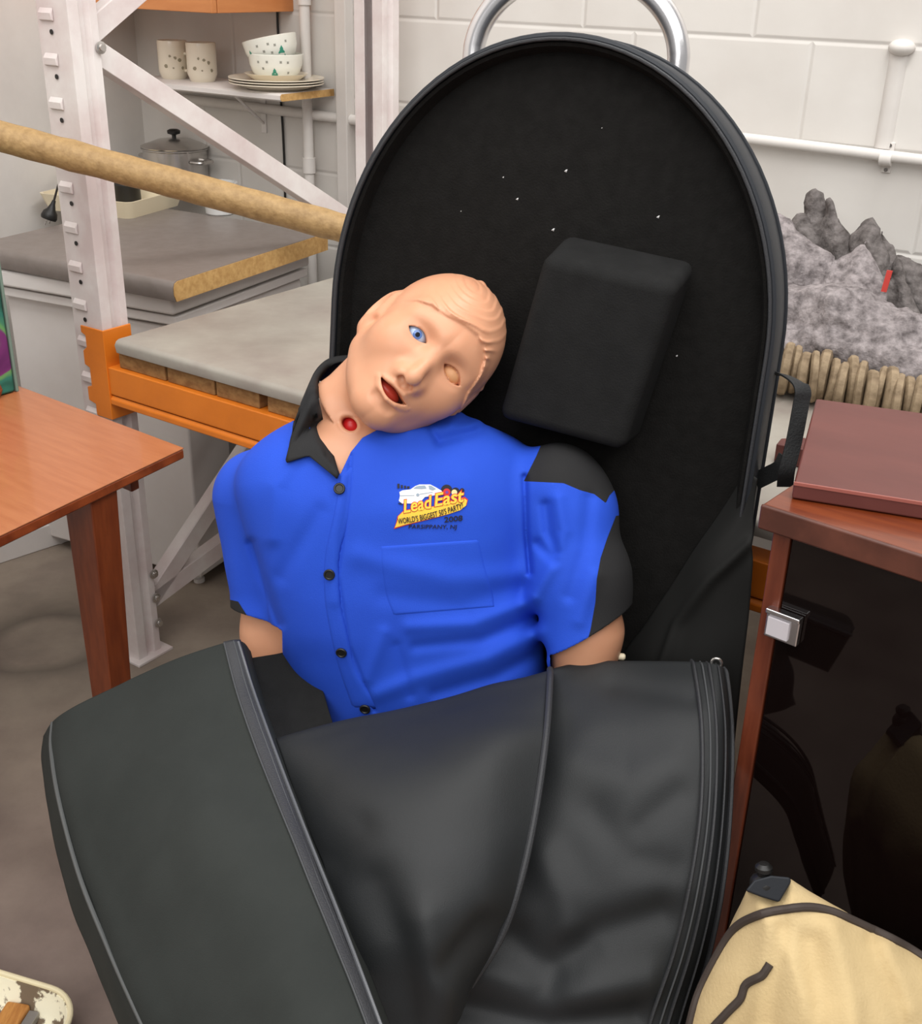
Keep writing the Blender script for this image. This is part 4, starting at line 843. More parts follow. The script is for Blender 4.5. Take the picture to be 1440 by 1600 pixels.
def f_head(q):
    x, y, z = q[:, 0], q[:, 1], q[:, 2]; ax = np.abs(x); Q = np.stack([ax, y, z], -1)
    d = ell(q, (0, 0.028, -0.012), (0.075, 0.085, 0.097))
    d = smin(d, ell(q, (0, 0.010, 0.030), (0.064, 0.070, 0.062)), 0.03)
    d = smin(d, ell(q, (0, -0.045, 0.022), (0.056, 0.064, 0.060)), 0.03)
    d = smin(d, cap(Q, (0.050, -0.052, 0.005), (0.012, -0.094, 0.062), 0.018, 0.015), 0.035)
    d = smin(d, sph(q, (0, -0.092, 0.066), 0.0185), 0.02)
    d = smin(d, sph(Q, (0.040, -0.026, 0.056), 0.026), 0.03)
    d = smin(d, cap(Q, (0.008, 0.020, 0.083), (0.044, 0.018, 0.068), 0.010, 0.009), 0.02)
    # muzzle
    d = smin(d, ell(q, (0, -0.060, 0.068), (0.030, 0.024, 0.022)), 0.02)
    # sockets
    d = smax(d, -ell(Q, (0.031, 0.001, 0.098), (0.021, 0.0125, 0.0150)), 0.012)
    # nose
    n = cap(q, (0, 0.006, 0.084), (0, -0.036, 0.1045), 0.0065, 0.0085)
    n = smin(n, sph(q, (0, -0.041, 0.1045), 0.0088), 0.008)
    n = smin(n, ell(Q, (0.0115, -0.045, 0.094), (0.0068, 0.0075, 0.0095)), 0.006)
    n = smin(n, cap(Q, (0.004, 0.0, 0.08), (0.010, -0.038, 0.088), 0.006, 0.008), 0.012)
    d = smin(d, n, 0.010)
    d = smax(d, -cap(Q, (0.0060, -0.0515, 0.103), (0.0075, -0.049, 0.096), 0.0034), 0.005)
    # philtrum
    d = smax(d, -cap(q, (0, -0.053, 0.0985), (0, -0.059, 0.0975), 0.0020), 0.006)
    # eyelids
    lid = ell(Q, (0.031, -0.001, 0.0705), (0.0175, 0.0130, 0.0150)); d = smin(d, lid, 0.008)
    arc = np.minimum(cap(Q, (0.016, -0.0100, 0.0835), (0.031, -0.0150, 0.0830), 0.0012), cap(Q, (0.031, -0.0150, 0.0830), (0.047, -0.0100, 0.0755), 0.0012)); d = smin(d, arc, 0.006)
    # eye slits: almond through the lid. person's right eye open, the other a shallow lidded recess
    def almond(cx, up, lo, hw):
        t = np.clip((x-cx)/hw, -1, 1); top = up*(1-t*t); bot = -lo*(1-t*t); yc = -0.001+0.0012*t*(1 if cx < 0 else -1)
        return np.maximum(np.maximum(y-yc-top, yc+bot-y), np.abs(x-cx)-hw)*0.8
    a1 = np.maximum(almond(-0.031, 0.0072, 0.0058, 0.0148), -(z-0.060)); d = np.maximum(d, -a1)
    a2 = almond(0.031, 0.0080, 0.0074, 0.0165); rec = np.maximum(a2, -(ell(Q, (0.031, -0.001, 0.0705), (0.0145, 0.0110, 0.0128)))); d = smax(d, -np.maximum(rec, -(z-0.06)), 0.0012)
    # lips and mouth
    lipu = np.minimum(cap(Q, (0.0, -0.0615, 0.0955), (0.009, -0.0605, 0.0945), 0.0030, 0.0030), cap(Q, (0.009, -0.0605, 0.0945), (0.024, -0.0665, 0.083), 0.0030, 0.0012)); d = smin(d, lipu, 0.006)
    yo = 0.0115*np.clip(1-((x+0.001)/0.0235)**2, 0, 1)
    lipl = np.minimum(cap(Q, (0.0, -0.0785, 0.0925), (0.011, -0.0765, 0.0905), 0.0048, 0.0044), cap(Q, (0.011, -0.0765, 0.0905), (0.024, -0.0675, 0.081), 0.0044, 0.0012)); d = smin(d, lipl, 0.006)
    d = smax(d, -cap(Q, (0, -0.0875, 0.0925), (0.012, -0.085, 0.090), 0.0042), 0.008)
    mo = np.maximum(np.maximum(y+0.0640-0.0012*np.cos(x*160), -(y+0.0642+yo)), np.abs(x)-0.0245); mo = np.maximum(mo, -(z-0.050)); d = smax(d, -mo*0.8, 0.0025)
    # ears
    e = ell(Q, (0.0770, -0.006, -0.006), (0.0095, 0.032, 0.020)); e = smin(e, ell(Q, (0.074, -0.034, 0.000), (0.0075, 0.012, 0.010)), 0.008)
    e = smax(e, -ell(Q, (0.0860, -0.004, 0.002), (0.0095, 0.021, 0.011)), 0.003)
    e = smin(e, cap(Q, (0.076, 0.020, 0.010), (0.073, -0.012, 0.014), 0.0035, 0.0035), 0.006)
    d = smin(d, e, 0.007)
    # moulded hair
    g = np.where(z > -0.02, y-hairline(x), y+0.03)
    g = np.where((ax > 0.066) & (z < 0.03), y-np.interp(z, [-0.1, -0.03, -0.02, 0.012, 0.03], [-0.05, -0.03, 0.028, 0.024, 0.0]), g)
    m = sstep(-0.0012, 0.0030, g)*sstep(-0.10, -0.06, z)
    side = sstep(-0.070, -0.052, x)*sstep(-0.03, 0.0, z)
    edge = np.exp(-(np.maximum(g-0.002, 0)/0.013)**2)
    rho = np.sqrt((x+0.030)**2+((y-0.096)*1.25)**2)+0.004*vnoise(q*35, 9)
    lock = (np.sin(rho*2*np.pi/0.0120)*0.0015+np.sin(rho*2*np.pi/0.0062+1.0)*0.0005)*(1-sstep(0.040, 0.056, x))*sstep(-0.062, -0.03, x)
    d = d-m*(0.0006+0.0032*edge*side*(1-0.5*sstep(0.045, 0.06, x))+lock*(0.22+0.78*edge)*side)
    nub = np.minimum(ell(q, (-0.017, 0.1085, -0.004), (0.006, 0.005, 0.010)), sph(q, (-0.008, 0.109, -0.004), 0.0035)); d = smin(d, nub, 0.005)
    return d
NK0 = pk(612, 572, 1.466); NK1 = pk(523, 664, 1.468)
HOLE = pk(546, 663, 1.420)
TORSO = {}
def torso_field(P, grow=0.0):
    py = CY+F*P[:, 1]/P[:, 2]
    Y = [600, 640, 665, 690, 725, 760, 800, 850, 900, 950, 1000, 1050, 1110, 1200, 1260]
    cx = [590, 596, 606, 612, 618, 616, 616, 618, 622, 630, 642, 655, 672, 690, 700]
    hw = [30, 95, 165, 205, 240, 245, 235, 222, 214, 209, 205, 196, 182, 172, 150]
    hd = [.030, .052, .075, .094, .112, .122, .128, .130, .131, .130, .128, .124, .118, .110, .10]
    cz = [1.47, 1.475, 1.48, 1.485, 1.495, 1.50, 1.505, 1.515, 1.525, 1.535, 1.545, 1.56, 1.575, 1.60, 1.61]
    T = TORSO.get('t')
    if T is None:
        ys = np.arange(540.0, 1330.0, 2.0); ker = np.exp(-(np.arange(-24, 25)*2/15.0)**2/2); ker /= ker.sum()
        T = TORSO['t'] = [ys]+[np.convolve(np.pad(np.interp(ys, Y, v), 24, mode='edge'), ker, 'valid') for v in (cx, hw, hd, cz)]
    c, h, D, zc = [np.interp(py, T[0], v) for v in T[1:]]; D = D+grow
    W = h*zc/F+grow; x = P[:, 0]-(c-CX)/F*zc; z = P[:, 2]-zc
    a = math.radians(-7); xr = x*math.cos(a)-z*math.sin(a); zr = x*math.sin(a)+z*math.cos(a)
    e = 2.35; k = (np.abs(xr/W)**e+np.abs(zr/D)**e)**(1/e)
    f = (k-1)*np.minimum(W, D)*0.92
    return np.maximum(np.maximum(f, (600-py)*0.0008), (py-1260)*0.0008)
def arm_l(P, g=0.0):   # viewer left
    return smin(cap(P, pk(410, 782, 1.545), pk(425, 990, 1.57), 0.044+g, 0.037+g), cap(P, pk(425, 990, 1.57), pk(452, 1150, 1.56), 0.040+g, 0.034+g), 0.02)
def arm_r(P, g=0.0):
    return smin(cap(P, pk(880, 780, 1.475), pk(915, 985, 1.468), 0.042+g, 0.044+g), cap(P, pk(915, 985, 1.468), pk(905, 1150, 1.50), 0.044+g, 0.036+g), 0.02)
def f_body(P):
    q = to_head(P); near = (np.abs(q) < 0.17).all(1); h = np.full(len(P), 0.0); h[:] = np.sqrt((q*q).sum(-1))-0.13
    if near.any(): h[near] = f_head(q[near])
    nk = cap(P, NK0, NK1, 0.047, 0.049)
    cutn = (NK1-NK0)/np.linalg.norm(NK1-NK0)
    # skin flap ends in a slanting hem at the throat
    hem = (P-pk(531, 641, 1.468))@np.array([-0.78, 0.56, 0.27])
    flare = sstep(-0.02, 0.004, hem)*0.003
    nkc = smax(nk-flare, hem, 0.002)
    h = smin(h, nkc, 0.018)
    b = torso_field(P, -0.010)
    b = smin(b, cap(P, pk(552, 640, 1.482), pk(535, 715, 1.482), 0.044, 0.046), 0.03)
    b = smin(b, arm_l(P), 0.03); b = smin(b, arm_r(P), 0.03)
    d = np.minimum(h, b)
    # tracheal opening
    hx = P-HOLE; u = np.array([0.80, 0.60, 0]); w = np.array([-0.60, 0.80, 0])
    r2 = np.sqrt(((hx@u)/0.0105)**2+((hx@w)/0.0075)**2); cyl = np.maximum((r2-1)*0.0075, np.abs(hx[:, 2])-0.045)
    ring = np.maximum((r2-1.45)*0.0075, 0)
    d = d-0.0018*np.exp(-((r2-1.35)/0.35)**2)*(np.abs(hx[:, 2]) < 0.05)
    d = smax(d, -cyl, 0.003)
    return d
lo = np.array([-0.36, -0.34, 1.28]); hi = np.array([0.25, 0.30, 1.69])
bp, bq = mesh_sdf(f_body, lo, hi, 0.0018)
body = link_mesh('body', k2w(bp), bq, M_skin, t_man, True, 0)
def kball(name, c, r, m, parent, sc=(1, 1, 1), n=32):
    V = MB().ball((0, 0, 0), np.array(r)*np.array(sc), n, n//2); q = np.array(V.v)
    o = link_mesh(name, k2w(from_head(q+np.array(c))), [f for f in V.f], m, parent, True, 0); return o
eye = kball('eyeball', (-0.031, -0.001, 0.0690), 0.0142, M_eye, body, (1.05, 0.82, 1.0))
def eye_disc(name, r, off, m, cx=0.0, cy=0.0):
    ec = np.array([-0.031, -0.001, 0.0690]); mb = MB(); V = []; n = 28
    def pt_(a, rad):
        x, y = cx+rad*math.cos(a), cy+rad*math.sin(a); zz = 0.0142*math.sqrt(max(0.02, 1-(x/0.0149)**2-(y/0.01164)**2)); return ec+np.array([x, y, zz+off])
    V = [pt_(0, 0)]+[pt_(2*math.pi*k/n, r*0.5) for k in range(n)]+[pt_(2*math.pi*k/n, r) for k in range(n)]
    Fc = [(0, 1+k, 1+(k+1) % n) for k in range(n)]+[(1+k, n+1+k, n+1+(k+1) % n, 1+(k+1) % n) for k in range(n)]
    o = link_mesh(name, k2w(from_head(np.array(V))), Fc, m, body, True, 0); return o
eye_disc('iris', 0.0056, 0.0002, M_iris); eye_disc('pupil', 0.0029, 0.0004, M_pupil)
kball('eyelid', (0.031, -0.001, 0.0700), 0.0142, M_lidtan, body, (1.02, 0.80, 0.97))
mb = kball('tongue', (-0.003, -0.0705, 0.066), 0.0155, M_tongue, body, (1.15, 0.62, 1.05))
kball('mouth_cavity', (0, -0.068, 0.058), 0.02, mat('dark_mouth', (70, 24, 18), 0.6), body, (1.3, 0.8, 0.6))
tk = k2w(np.array([HOLE+np.array([0.001, 0.001, 0.017])]))[0]
MB().ball(tk, 0.0135, 24, 14).build('trachea', M_red, body)
# elbow clip
mb = MB(); c = K(969, 1026, 1.465); mb.lathe(c, [(0, -0.006), (0.0035, -0.006), (0.0045, -0.003), (0.0045, 0.004), (0.003, 0.006), (0, 0.006)], 14, -Cn*0.3+Cu); mb.build('elbow_pin', M_cream, body)

# --- shirt
VPOLY = [(470, 560), (640, 560), (700, 610), (640, 668), (596, 668), (566, 684), (548, 706), (531, 742), (506, 712), (480, 660)]
HEMR = (pk(914, 986, 1.46), np.array([0.52, 0.85, 0.02])); HEML = (pk(415, 956, 1.57), np.array([-0.22, 0.97, 0.05]))
RIDGES = [  # (height, width px, path) folds sewn into the cloth
    (0.006, 10, [(640, 672), (700, 668), (760, 660)]), (-0.006, 9, [(690, 690), (740, 676), (775, 650)]), (0.005, 8, [(705, 660), (725, 640)]), (-0.005, 6, [(668, 660), (684, 690)]),
    (-0.006, 5, [(819, 745), (822, 830), (828, 895)]), (0.007, 12, [(872, 780), (880, 830), (866, 880), (836, 930)]), (-0.008, 9, [(852, 790), (856, 830), (868, 862)]), (-0.006, 9, [(840, 850), (866, 876)]),
    (-0.005, 12, [(920, 780), (912, 860), (890, 930)]), (0.004, 12, [(930, 900), (905, 970)]),
    (0.005, 12, [(830, 940), (740, 975), (640, 980)]), (-0.005, 10, [(835, 965), (750, 1000), (650, 1010)]), (0.006, 14, [(840, 990), (760, 1030), (650, 1060), (590, 1085)]), (-0.006, 12, [(845, 1020), (770, 1058), (680, 1084)]), (0.004, 12, [(600, 990), (575, 1060)]), (-0.004, 9, [(620, 1010), (640, 1085)]),
    (-0.005, 8, [(392, 850), (408, 900), (436, 975)]), (0.004, 14, [(470, 700), (430, 760), (425, 840)]), (-0.003, 14, [(500, 800), (470, 850), (440, 900)]), (0.004, 18, [(560, 870), (700, 905), (800, 900)]), (-0.003, 16, [(600, 930), (720, 945), (810, 915)]),
    (-0.003, 3.5, [(548, 712), (541, 800), (527, 900), (545, 1010), (585, 1110)]), (0.003, 8, [(536, 745), (520, 850), (522, 940)])]
def f_shirt_outer(P):
    px = CX+F*P[:, 0]/P[:, 2]; py = CY+F*P[:, 1]/P[:, 2]
    d = torso_field(P, 0.002)
    sl = smin(cap(P, pk(409, 776, 1.53), pk(420, 960, 1.56), 0.064, 0.046), cap(P, pk(420, 960, 1.56), pk(428, 1020, 1.57), 0.046, 0.047), 0.02)
    sr = smin(cap(P, pk(872, 766, 1.462), pk(902, 900, 1.462), 0.061, 0.060), cap(P, pk(906, 900, 1.462), pk(917, 1020, 1.462), 0.060, 0.054), 0.03)
    sr = smin(sr, sph(P, pk(897, 800, 1.462), 0.056), 0.02)
    d = smin(d, sl, 0.016); d = smin(d, sr, 0.020)
    disp = 0
    for (a, w, pl) in RIDGES: disp = disp+a*0.8*np.exp(-(dpoly(px, py, pl)/w)**2)
    front = sstep(1.55, 1.47, P[:, 2])
    d = d-disp*front-0.0012*vnoise(P*np.array([26, 26, 14]), 4)-0.003*vnoise(P*np.array([9, 7, 6]), 6)
    return d
def f_shirt(P):
    px = CX+F*P[:, 0]/P[:, 2]; py = CY+F*P[:, 1]/P[:, 2]; d = f_shirt_outer(P)
    sh = np.abs(d+0.0026)-0.0026
    mm = P[:, 2]/F
    v = np.maximum(sdpoly(px, py, VPOLY)*mm, P[:, 2]-1.50); sh = np.maximum(sh, -v)
    nkh = cap(P, pk(610, 590, 1.47), pk(520, 700, 1.47), 0.060); sh = np.maximum(sh, -nkh)
    a = (P-HEMR[0])@HEMR[1]; reg = (px > 846+(py-900)*0.10)&(py > 860); sh = np.where(reg, np.maximum(sh, a), sh)
    b = (P-HEML[0])@HEML[1]; reg = (px < 441)&(py > 880); sh = np.where(reg, np.maximum(sh, b), sh)
    return sh
sp_, sq = mesh_sdf(f_shirt, np.array([-0.40, -0.18, 1.30]), np.array([0.27, 0.38, 1.70]), 0.0019, newton=1)
ctr = sp_[sq].mean(1); fpx = CX+F*ctr[:, 0]/ctr[:, 2]; fpy = CY+F*ctr[:, 1]/ctr[:, 2]
YOKE = [(848, 688), (838, 712), (818, 752), (840, 753), (880, 755), (906, 766), (928, 772), (946, 786), (952, 774), (985, 740), (960, 640), (860, 640)]
SIDE = [(962, 806), (948, 842), (938, 872), (932, 905), (930, 940), (922, 985), (915, 1010), (1010, 1000), (1010, 800)]
SIDEL = [(372, 940), (386, 962), (384, 985), (350, 985), (350, 935)]
def snap(polys):
    inn = [inpoly(fpx, fpy, pl) for pl in polys]
    for pl, ins_ in zip(polys, inn):
        a = np.zeros(len(sp_), bool); b = a.copy(); a[sq[ins_].ravel()] = True; b[sq[~ins_].ravel()] = True; e = np.nonzero(a & b)[0]
        X = CX+F*sp_[e, 0]/sp_[e, 2]; Yv = CY+F*sp_[e, 1]/sp_[e, 2]; best = np.full(len(e), 1e9); bx = X.copy(); by = Yv.copy(); L = list(pl)+[pl[0]]
        for (x0, y0), (x1, y1) in zip(L[:-1], L[1:]):
            dx, dy = x1-x0, y1-y0; t = np.clip(((X-x0)*dx+(Yv-y0)*dy)/(dx*dx+dy*dy), 0, 1); qx, qy = x0+t*dx, y0+t*dy; dd = np.hypot(X-qx, Yv-qy); w = dd < best
            best[w] = dd[w]; bx[w] = qx[w]; by[w] = qy[w]
        w = best < 5; z = sp_[e, 2]; sp_[e[w], 0] = ((bx-CX)/F*z)[w]; sp_[e[w], 1] = ((by-CY)/F*z)[w]
snap([YOKE, SIDE, SIDEL])
blk = inpoly(fpx, fpy, YOKE) | inpoly(fpx, fpy, SIDE) | inpoly(fpx, fpy, SIDEL)
shirt = link_mesh('shirt', k2w(sp_), sq, [M_shirt, M_shirtk], t_man, True, 0, midx=blk.astype(int))
shirt['label'] = 'bright blue short sleeved shirt with black panels'
# ray targets on the cloth
tri = BVHTree.FromPolygons([tuple(p) for p in k2w(sp_)], [tuple(int(i) for i in f) for f in sq])
def drop(px, py, off=0.001):
    r = ray(px, py); dr = Vector(r/np.linalg.norm(r)); h, n, i, dist = tri.ray_cast(Vector(CAM), dr)
    if h is None: return K(px, py, 1.40)
    n = np.array(n); n = n if n@np.array(dr) < 0 else -n
    return np.array(h)+n*off
def cloth_strip(name, left, right, m, parent, off=0.002, n=60, cols=4):
    a = catmull(np.array(left, float), n); b = catmull(np.array(right, float), n); V = []
    for i in range(n):
        for k in range(cols): t = k/(cols-1); p = a[i]*(1-t)+b[i]*t; V.append(drop(p[0], p[1], off if 0 < k < cols-1 and 0 < i < n-1 else -0.0012))
    idx = np.arange(n*cols).reshape(n, cols); q = np.stack([idx[:-1, :-1], idx[:-1, 1:], idx[1:, 1:], idx[1:, :-1]], -1).reshape(-1, 4)
    o = link_mesh(name, V, q, m, parent, True, 0); md = o.modifiers.new('t', 'SOLIDIFY'); md.thickness = 0.0008; md.offset = 0; return o
cloth_strip('button_placket', [(530, 745), (520, 800), (506, 870), (505, 930), (512, 980), (526, 1040), (548, 1108)], [(553, 722), (547, 800), (531, 870), (532, 930), (541, 980), (556, 1040), (590, 1108)], M_shirt, shirt, 0.0009, cols=6)
cloth_strip('chest_pocket', [(592, 853), (594, 890), (600, 930), (612, 962)], [(750, 842), (760, 885), (772, 925), (775, 948)], M_shirt, shirt, 0.0006, n=40, cols=24)
# buttons
for (x, y) in ((531, 764), (516, 897), (534, 1018), (571, 1106)):
    c = drop(x, y, 0.0025); e = drop(x+9, y, 0.0025)-drop(x-9, y, 0.0025); e2_ = drop(x, y+9, 0.0025)-drop(x, y-9, 0.0025); nn = np.cross(e2_, e); nn /= np.linalg.norm(nn); nn *= np.sign(nn@(CAM-c))
    mb = MB(); mb.lathe(c, [(0, 0.0012), (0.0042, 0.0012), (0.0050, 0.0022), (0.0062, 0.0022), (0.0070, 0.0012), (0.0070, 0), (0.004, -0.001)], 24, nn)
    b = mb.build('button', M_black, shirt)
    ue = e/np.linalg.norm(e); ve = np.cross(nn, ue)
# collar: a stand round the neck and the folded leaf with its point
def collar():
    def onto(x, y, z, off):
        h = drop(x, y, 0.0); zh = float(w2k(h[None])[0, 2]); return K(x, y, min(z, zh-off) if zh > 1.30 else z)
    inner = [(640, 600, 1.545), (580, 572, 1.555), (530, 566, 1.545), (500, 590, 1.500), (497, 622, 1.462), (505, 660, 1.430), (517, 700, 1.405), (529, 742, 1.385)]
    fold = [(640, 590, 1.552), (575, 560, 1.562), (518, 560, 1.550), (489, 588, 1.505), (485, 625, 1.460), (492, 662, 1.424), (505, 702, 1.394), (527, 744, 1.378)]
    outer = [(640, 640, 1.57), (560, 620, 1.585), (494, 592, 1.570), (462, 650, 1.500), (454, 690, 1.455), (446, 723, 1.420), (482, 712, 1.40), (526, 748, 1.380)]
    n = 44; I = catmull(np.array([onto(*p, 0.0035) if i > 3 else K(*p) for i, p in enumerate(inner)]), n); Fo = catmull(np.array([onto(*p, 0.010) if i > 3 else K(*p) for i, p in enumerate(fold)]), n)
    O = np.array([onto(*p, 0.005) if i > 2 else K(*p) for i, p in enumerate(outer)])
    # leaf edge keeps a real corner at the point
    s = np.linspace(0, 7, n); Oi = np.stack([np.interp(s, range(8), O[:, k]) for k in range(3)], -1)
    mids = (Fo+Oi)/2; mids = mids+(CAM-mids)/np.linalg.norm(CAM-mids, axis=1, keepdims=True)*0.004
    rows = [I, (I+Fo)/2, Fo+(CAM-Fo)/np.linalg.norm(CAM-Fo, axis=1, keepdims=True)*0.002]+[(Fo*(1-t)**2+2*t*(1-t)*mids+Oi*t*t) for t in (0.15, 0.3, 0.45, 0.6, 0.75, 0.88, 1.0)]
    for ri, row in enumerate(rows):
        if ri < 1: continue
        for j in range(n):
            if s[j] < 2.3: continue
            kp = w2k(row[j][None])[0]; x, y = CX+F*kp[0]/kp[2], CY+F*kp[1]/kp[2]; zh = float(w2k(drop(x, y, 0.0)[None])[0, 2]); lim = zh-(0.0065 if ri > 2 else 0.0075)
            if zh > 1.30 and kp[2] > lim: row[j] = K(x, y, max(lim, kp[2]-0.05))
    V = np.concatenate(rows); m = len(rows); idx = np.arange(m*n).reshape(m, n); q = np.stack([idx[:-1, :-1], idx[:-1, 1:], idx[1:, 1:], idx[1:, :-1]], -1).reshape(-1, 4)
    o = link_mesh('collar', V, q, M_shirtk, shirt, True, 0); md = o.modifiers.new('t', 'SOLIDIFY'); md.thickness = 0.0028; md.offset = 0
    o['label'] = 'black shirt collar'
collar()
# --- embroidery on the chest
def zpx(zx, zy): return (580+zx/7.2, 730+zy/7.2)
def stitched(name, poly, m, off, parent=None):
    # fine fan over the polygon so that it follows the cloth
    bm = bmesh.new(); vs = [bm.verts.new((x, y, 0)) for x, y in poly]; bm.faces.new(vs)
    bmesh.ops.triangulate(bm, faces=bm.faces[:]); bmesh.ops.subdivide_edges(bm, edges=bm.edges[:], cuts=2, use_grid_fill=True)
    bm.verts.index_update(); V = [drop(v.co.x, v.co.y, off) for v in bm.verts]; Fc = [[v.index for v in f.verts] for f in bm.faces]; bm.free()
    return V, Fc
def emb(name, polys, m, off):
    mb = MB()
    for pl in polys: mb.add(*stitched(name, pl, m, off))
    o = link_mesh(name, mb.v, mb.f, m, shirt, False); md = o.modifiers.new('t', 'SOLIDIFY'); md.thickness = 0.0005; md.offset = 0; return o
def circ(zx, zy, r, n=20, sq=1.0): return [zpx(zx+r*math.cos(2*math.pi*k/n), zy+r*sq*math.sin(2*math.pi*k/n)) for k in range(n)]
emb('embroidered_car', [[zpx(*p) for p in ((440, 250), (490, 215), (540, 196), (660, 196), (720, 225), (770, 255), (792, 268), (792, 300), (700, 318), (600, 335), (545, 398), (470, 408), (345, 408), (308, 380), (322, 322), (314, 280), (350, 262))]], M_whitet, 0.0010)
emb('embroidered_car_windows', [[zpx(*p) for p in ((470, 240), (505, 216), (550, 208), (600, 206), (620, 240), (560, 246))], [zpx(*p) for p in ((640, 206), (670, 208), (725, 245), (690, 262), (650, 250))], [zpx(*p) for p in ((325, 318), (480, 314), (482, 320), (325, 325))], [zpx(*p) for p in ((540, 300), (690, 278), (690, 284), (540, 307))]]+[circ(520, 312, 18, 12)], M_grayt, 0.0014)
emb('embroidered_tyres', [circ(845, 255, 62, sq=0.95), circ(945, 275, 46), circ(1018, 262, 26), [zpx(*p) for p in ((300, 402), (345, 408), (350, 422), (310, 416))]], M_blkt, 0.0008)
emb('embroidered_wheels', [circ(845, 282, 42)], M_redt, 0.0013); emb('embroidered_hubs', [circ(930, 284, 32)], mat('cream_thread', (235, 215, 160), 0.7), 0.0012); emb('embroidered_wheels', [circ(846, 282, 17)], mat('purple_thread', (120, 60, 150), 0.7), 0.0016)
ban = [(616.5, 824), (620, 815), (622, 806), (632, 797), (645, 796), (670, 793), (700, 786), (724, 778), (729, 782), (727, 790), (718, 797), (700, 803), (680, 808), (655, 814), (634, 819)]
cxm, cym = 672, 800
emb('embroidered_banner_edge', [[(cxm+(x-cxm)*1.025, cym+(y-cym)*1.09) for x, y in ban]], M_redt, 0.0010)
emb('embroidered_banner', [ban], M_yel, 0.0014)
def text_mesh(txt, off=0.0, shear=0.0, space=1.0):
    cu = bpy.data.curves.new('t', 'FONT'); cu.body = txt; cu.size = 1.0; cu.offset = off; cu.shear = shear; cu.resolution_u = 3; cu.space_character = space
    o = bpy.data.objects.new('t', cu); COL.objects.link(o); dg = bpy.context.evaluated_depsgraph_get(); me = o.evaluated_get(dg).to_mesh()
    V = [(v.co.x, v.co.y) for v in me.vertices]; Fc = [tuple(p.vertices) for p in me.polygons]
    o.evaluated_get(dg).to_mesh_clear(); bpy.data.objects.remove(o); bpy.data.curves.remove(cu); return np.array(V), Fc
def lettering(name, txt, x0, y0, x1, y1, h, m, offs, bold=0.0, shear=0.0, arc=0.0, box=None):
    V, Fc = text_mesh(txt, bold, shear)
    b = box if box else (V[:, 0].min(), V[:, 0].max(), 0.0, 0.72)
    u = (V[:, 0]-b[0])/(b[1]-b[0]); w = (V[:, 1]-b[2])/(b[3]-b[2])
    dx, dy = x1-x0, y1-y0; L = math.hypot(dx, dy); ux, uy = dx/L, dy/L
    P = [drop(x0+dx*a+uy*h*c, y0+dy*a-ux*h*c+arc*4*a*(1-a), offs) for a, c in zip(u, w)]
    o = link_mesh(name, P, Fc, m, shirt, False); md = o.modifiers.new('t', 'SOLIDIFY'); md.thickness = 0.0006; md.offset = 0
    return b
V_, _ = text_mesh('Lead', 0, 0.25); bx = (V_[:, 0].min(), V_[:, 0].max(), 0.0, 0.72)
lettering('embroidered_lettering', 'Lead', 631, 801, 676, 793, 20, M_redt, 0.0016, 0.055, 0.25, box=bx)
lettering('embroidered_lettering', 'Lead', 631, 801, 676, 793, 20, M_yel, 0.0022, 0.018, 0.25, box=bx)
V_, _ = text_mesh('East', 0, 0.25); bx = (V_[:, 0].min(), V_[:, 0].max(), 0.0, 0.72)
lettering('embroidered_lettering', 'East', 679, 791, 725, 783, 20, M_redt, 0.0016, 0.055, 0.25, box=bx)
lettering('embroidered_lettering', 'East', 679, 791, 725, 783, 20, M_yel, 0.0022, 0.018, 0.25, box=bx)
lettering('embroidered_lettering', "WORLD'S BIGGEST 50'S PARTY!", 622.5, 818, 723, 793.5, 9.0, M_blkt, 0.0026, 0.004, 0.15, arc=3.5)
lettering('embroidered_lettering', '2008', 693.5, 816, 722.5, 813, 8.5, M_blkt, 0.0012, 0.012, 0.1)
lettering('embroidered_lettering', 'PARSIPPANY, NJ', 638, 825.5, 713, 826, 6.5, M_blkt, 0.0012, 0.0, 0.1)
emb('embroidered_mark', [[(620.5, 756), (624, 756), (624, 763), (620.5, 763)], [(626, 758), (629, 758), (629, 763), (626, 763)], [(631, 759), (634, 759), (634, 763.5), (631, 763.5)], [(635.5, 760), (639.5, 760), (639.5, 763.5), (635.5, 763.5)]], M_blkt, 0.0010)

# ================================================================== GLASS DOOR CABINET (right)
ZC = 0.93
kc0 = onz(1189, 789, ZC); kc1 = onz(1440, 869, ZC); Ac = kc1-kc0; Ac[2] = 0; Ac /= np.linalg.norm(Ac); Bc = np.array([-Ac[1], Ac[0], 0]); Bc *= np.sign(Bc[1])
LC = 0.56; DC = 0.33
t = thing('glass_door_cabinet', 'dark wooden stereo cabinet with smoked glass door and chrome catch', 'cabinet', (kc0[0]+Ac[0]*0.25, kc0[1]+Ac[1]*0.25, 0))
def cq(a, b, z): return kc0*np.array([1, 1, 0])+Ac*a+Bc*b+ZU*z
mb = MB(); mb.box(cq(0, 0.004, ZC-0.026), Ac*LC, Bc*(DC-0.004), ZU*0.026); mb.build('top', M_woodtop, t, bevel=0.002)
mb = MB(); mb.box(cq(-0.001, -0.001, ZC-0.0275), Ac*(LC+0.002), Bc*0.006, ZU*0.0285); mb.build('front_lipping', M_lip, t, bevel=0.003)
for a in (0.012, LC-0.032):
    mb = MB(); mb.box(cq(a, 0.012, 0.0), Ac*0.020, Bc*(DC-0.02), ZU*(ZC-0.026)); mb.build('side_panel', M_wood, t, bevel=0.002)
mb = MB(); mb.box(cq(0.03, DC-0.02, 0.05), Ac*(LC-0.06), Bc*0.008, ZU*(ZC-0.08)); mb.build('back_panel', mat('dark_board', (34, 22, 18), 0.7), t)
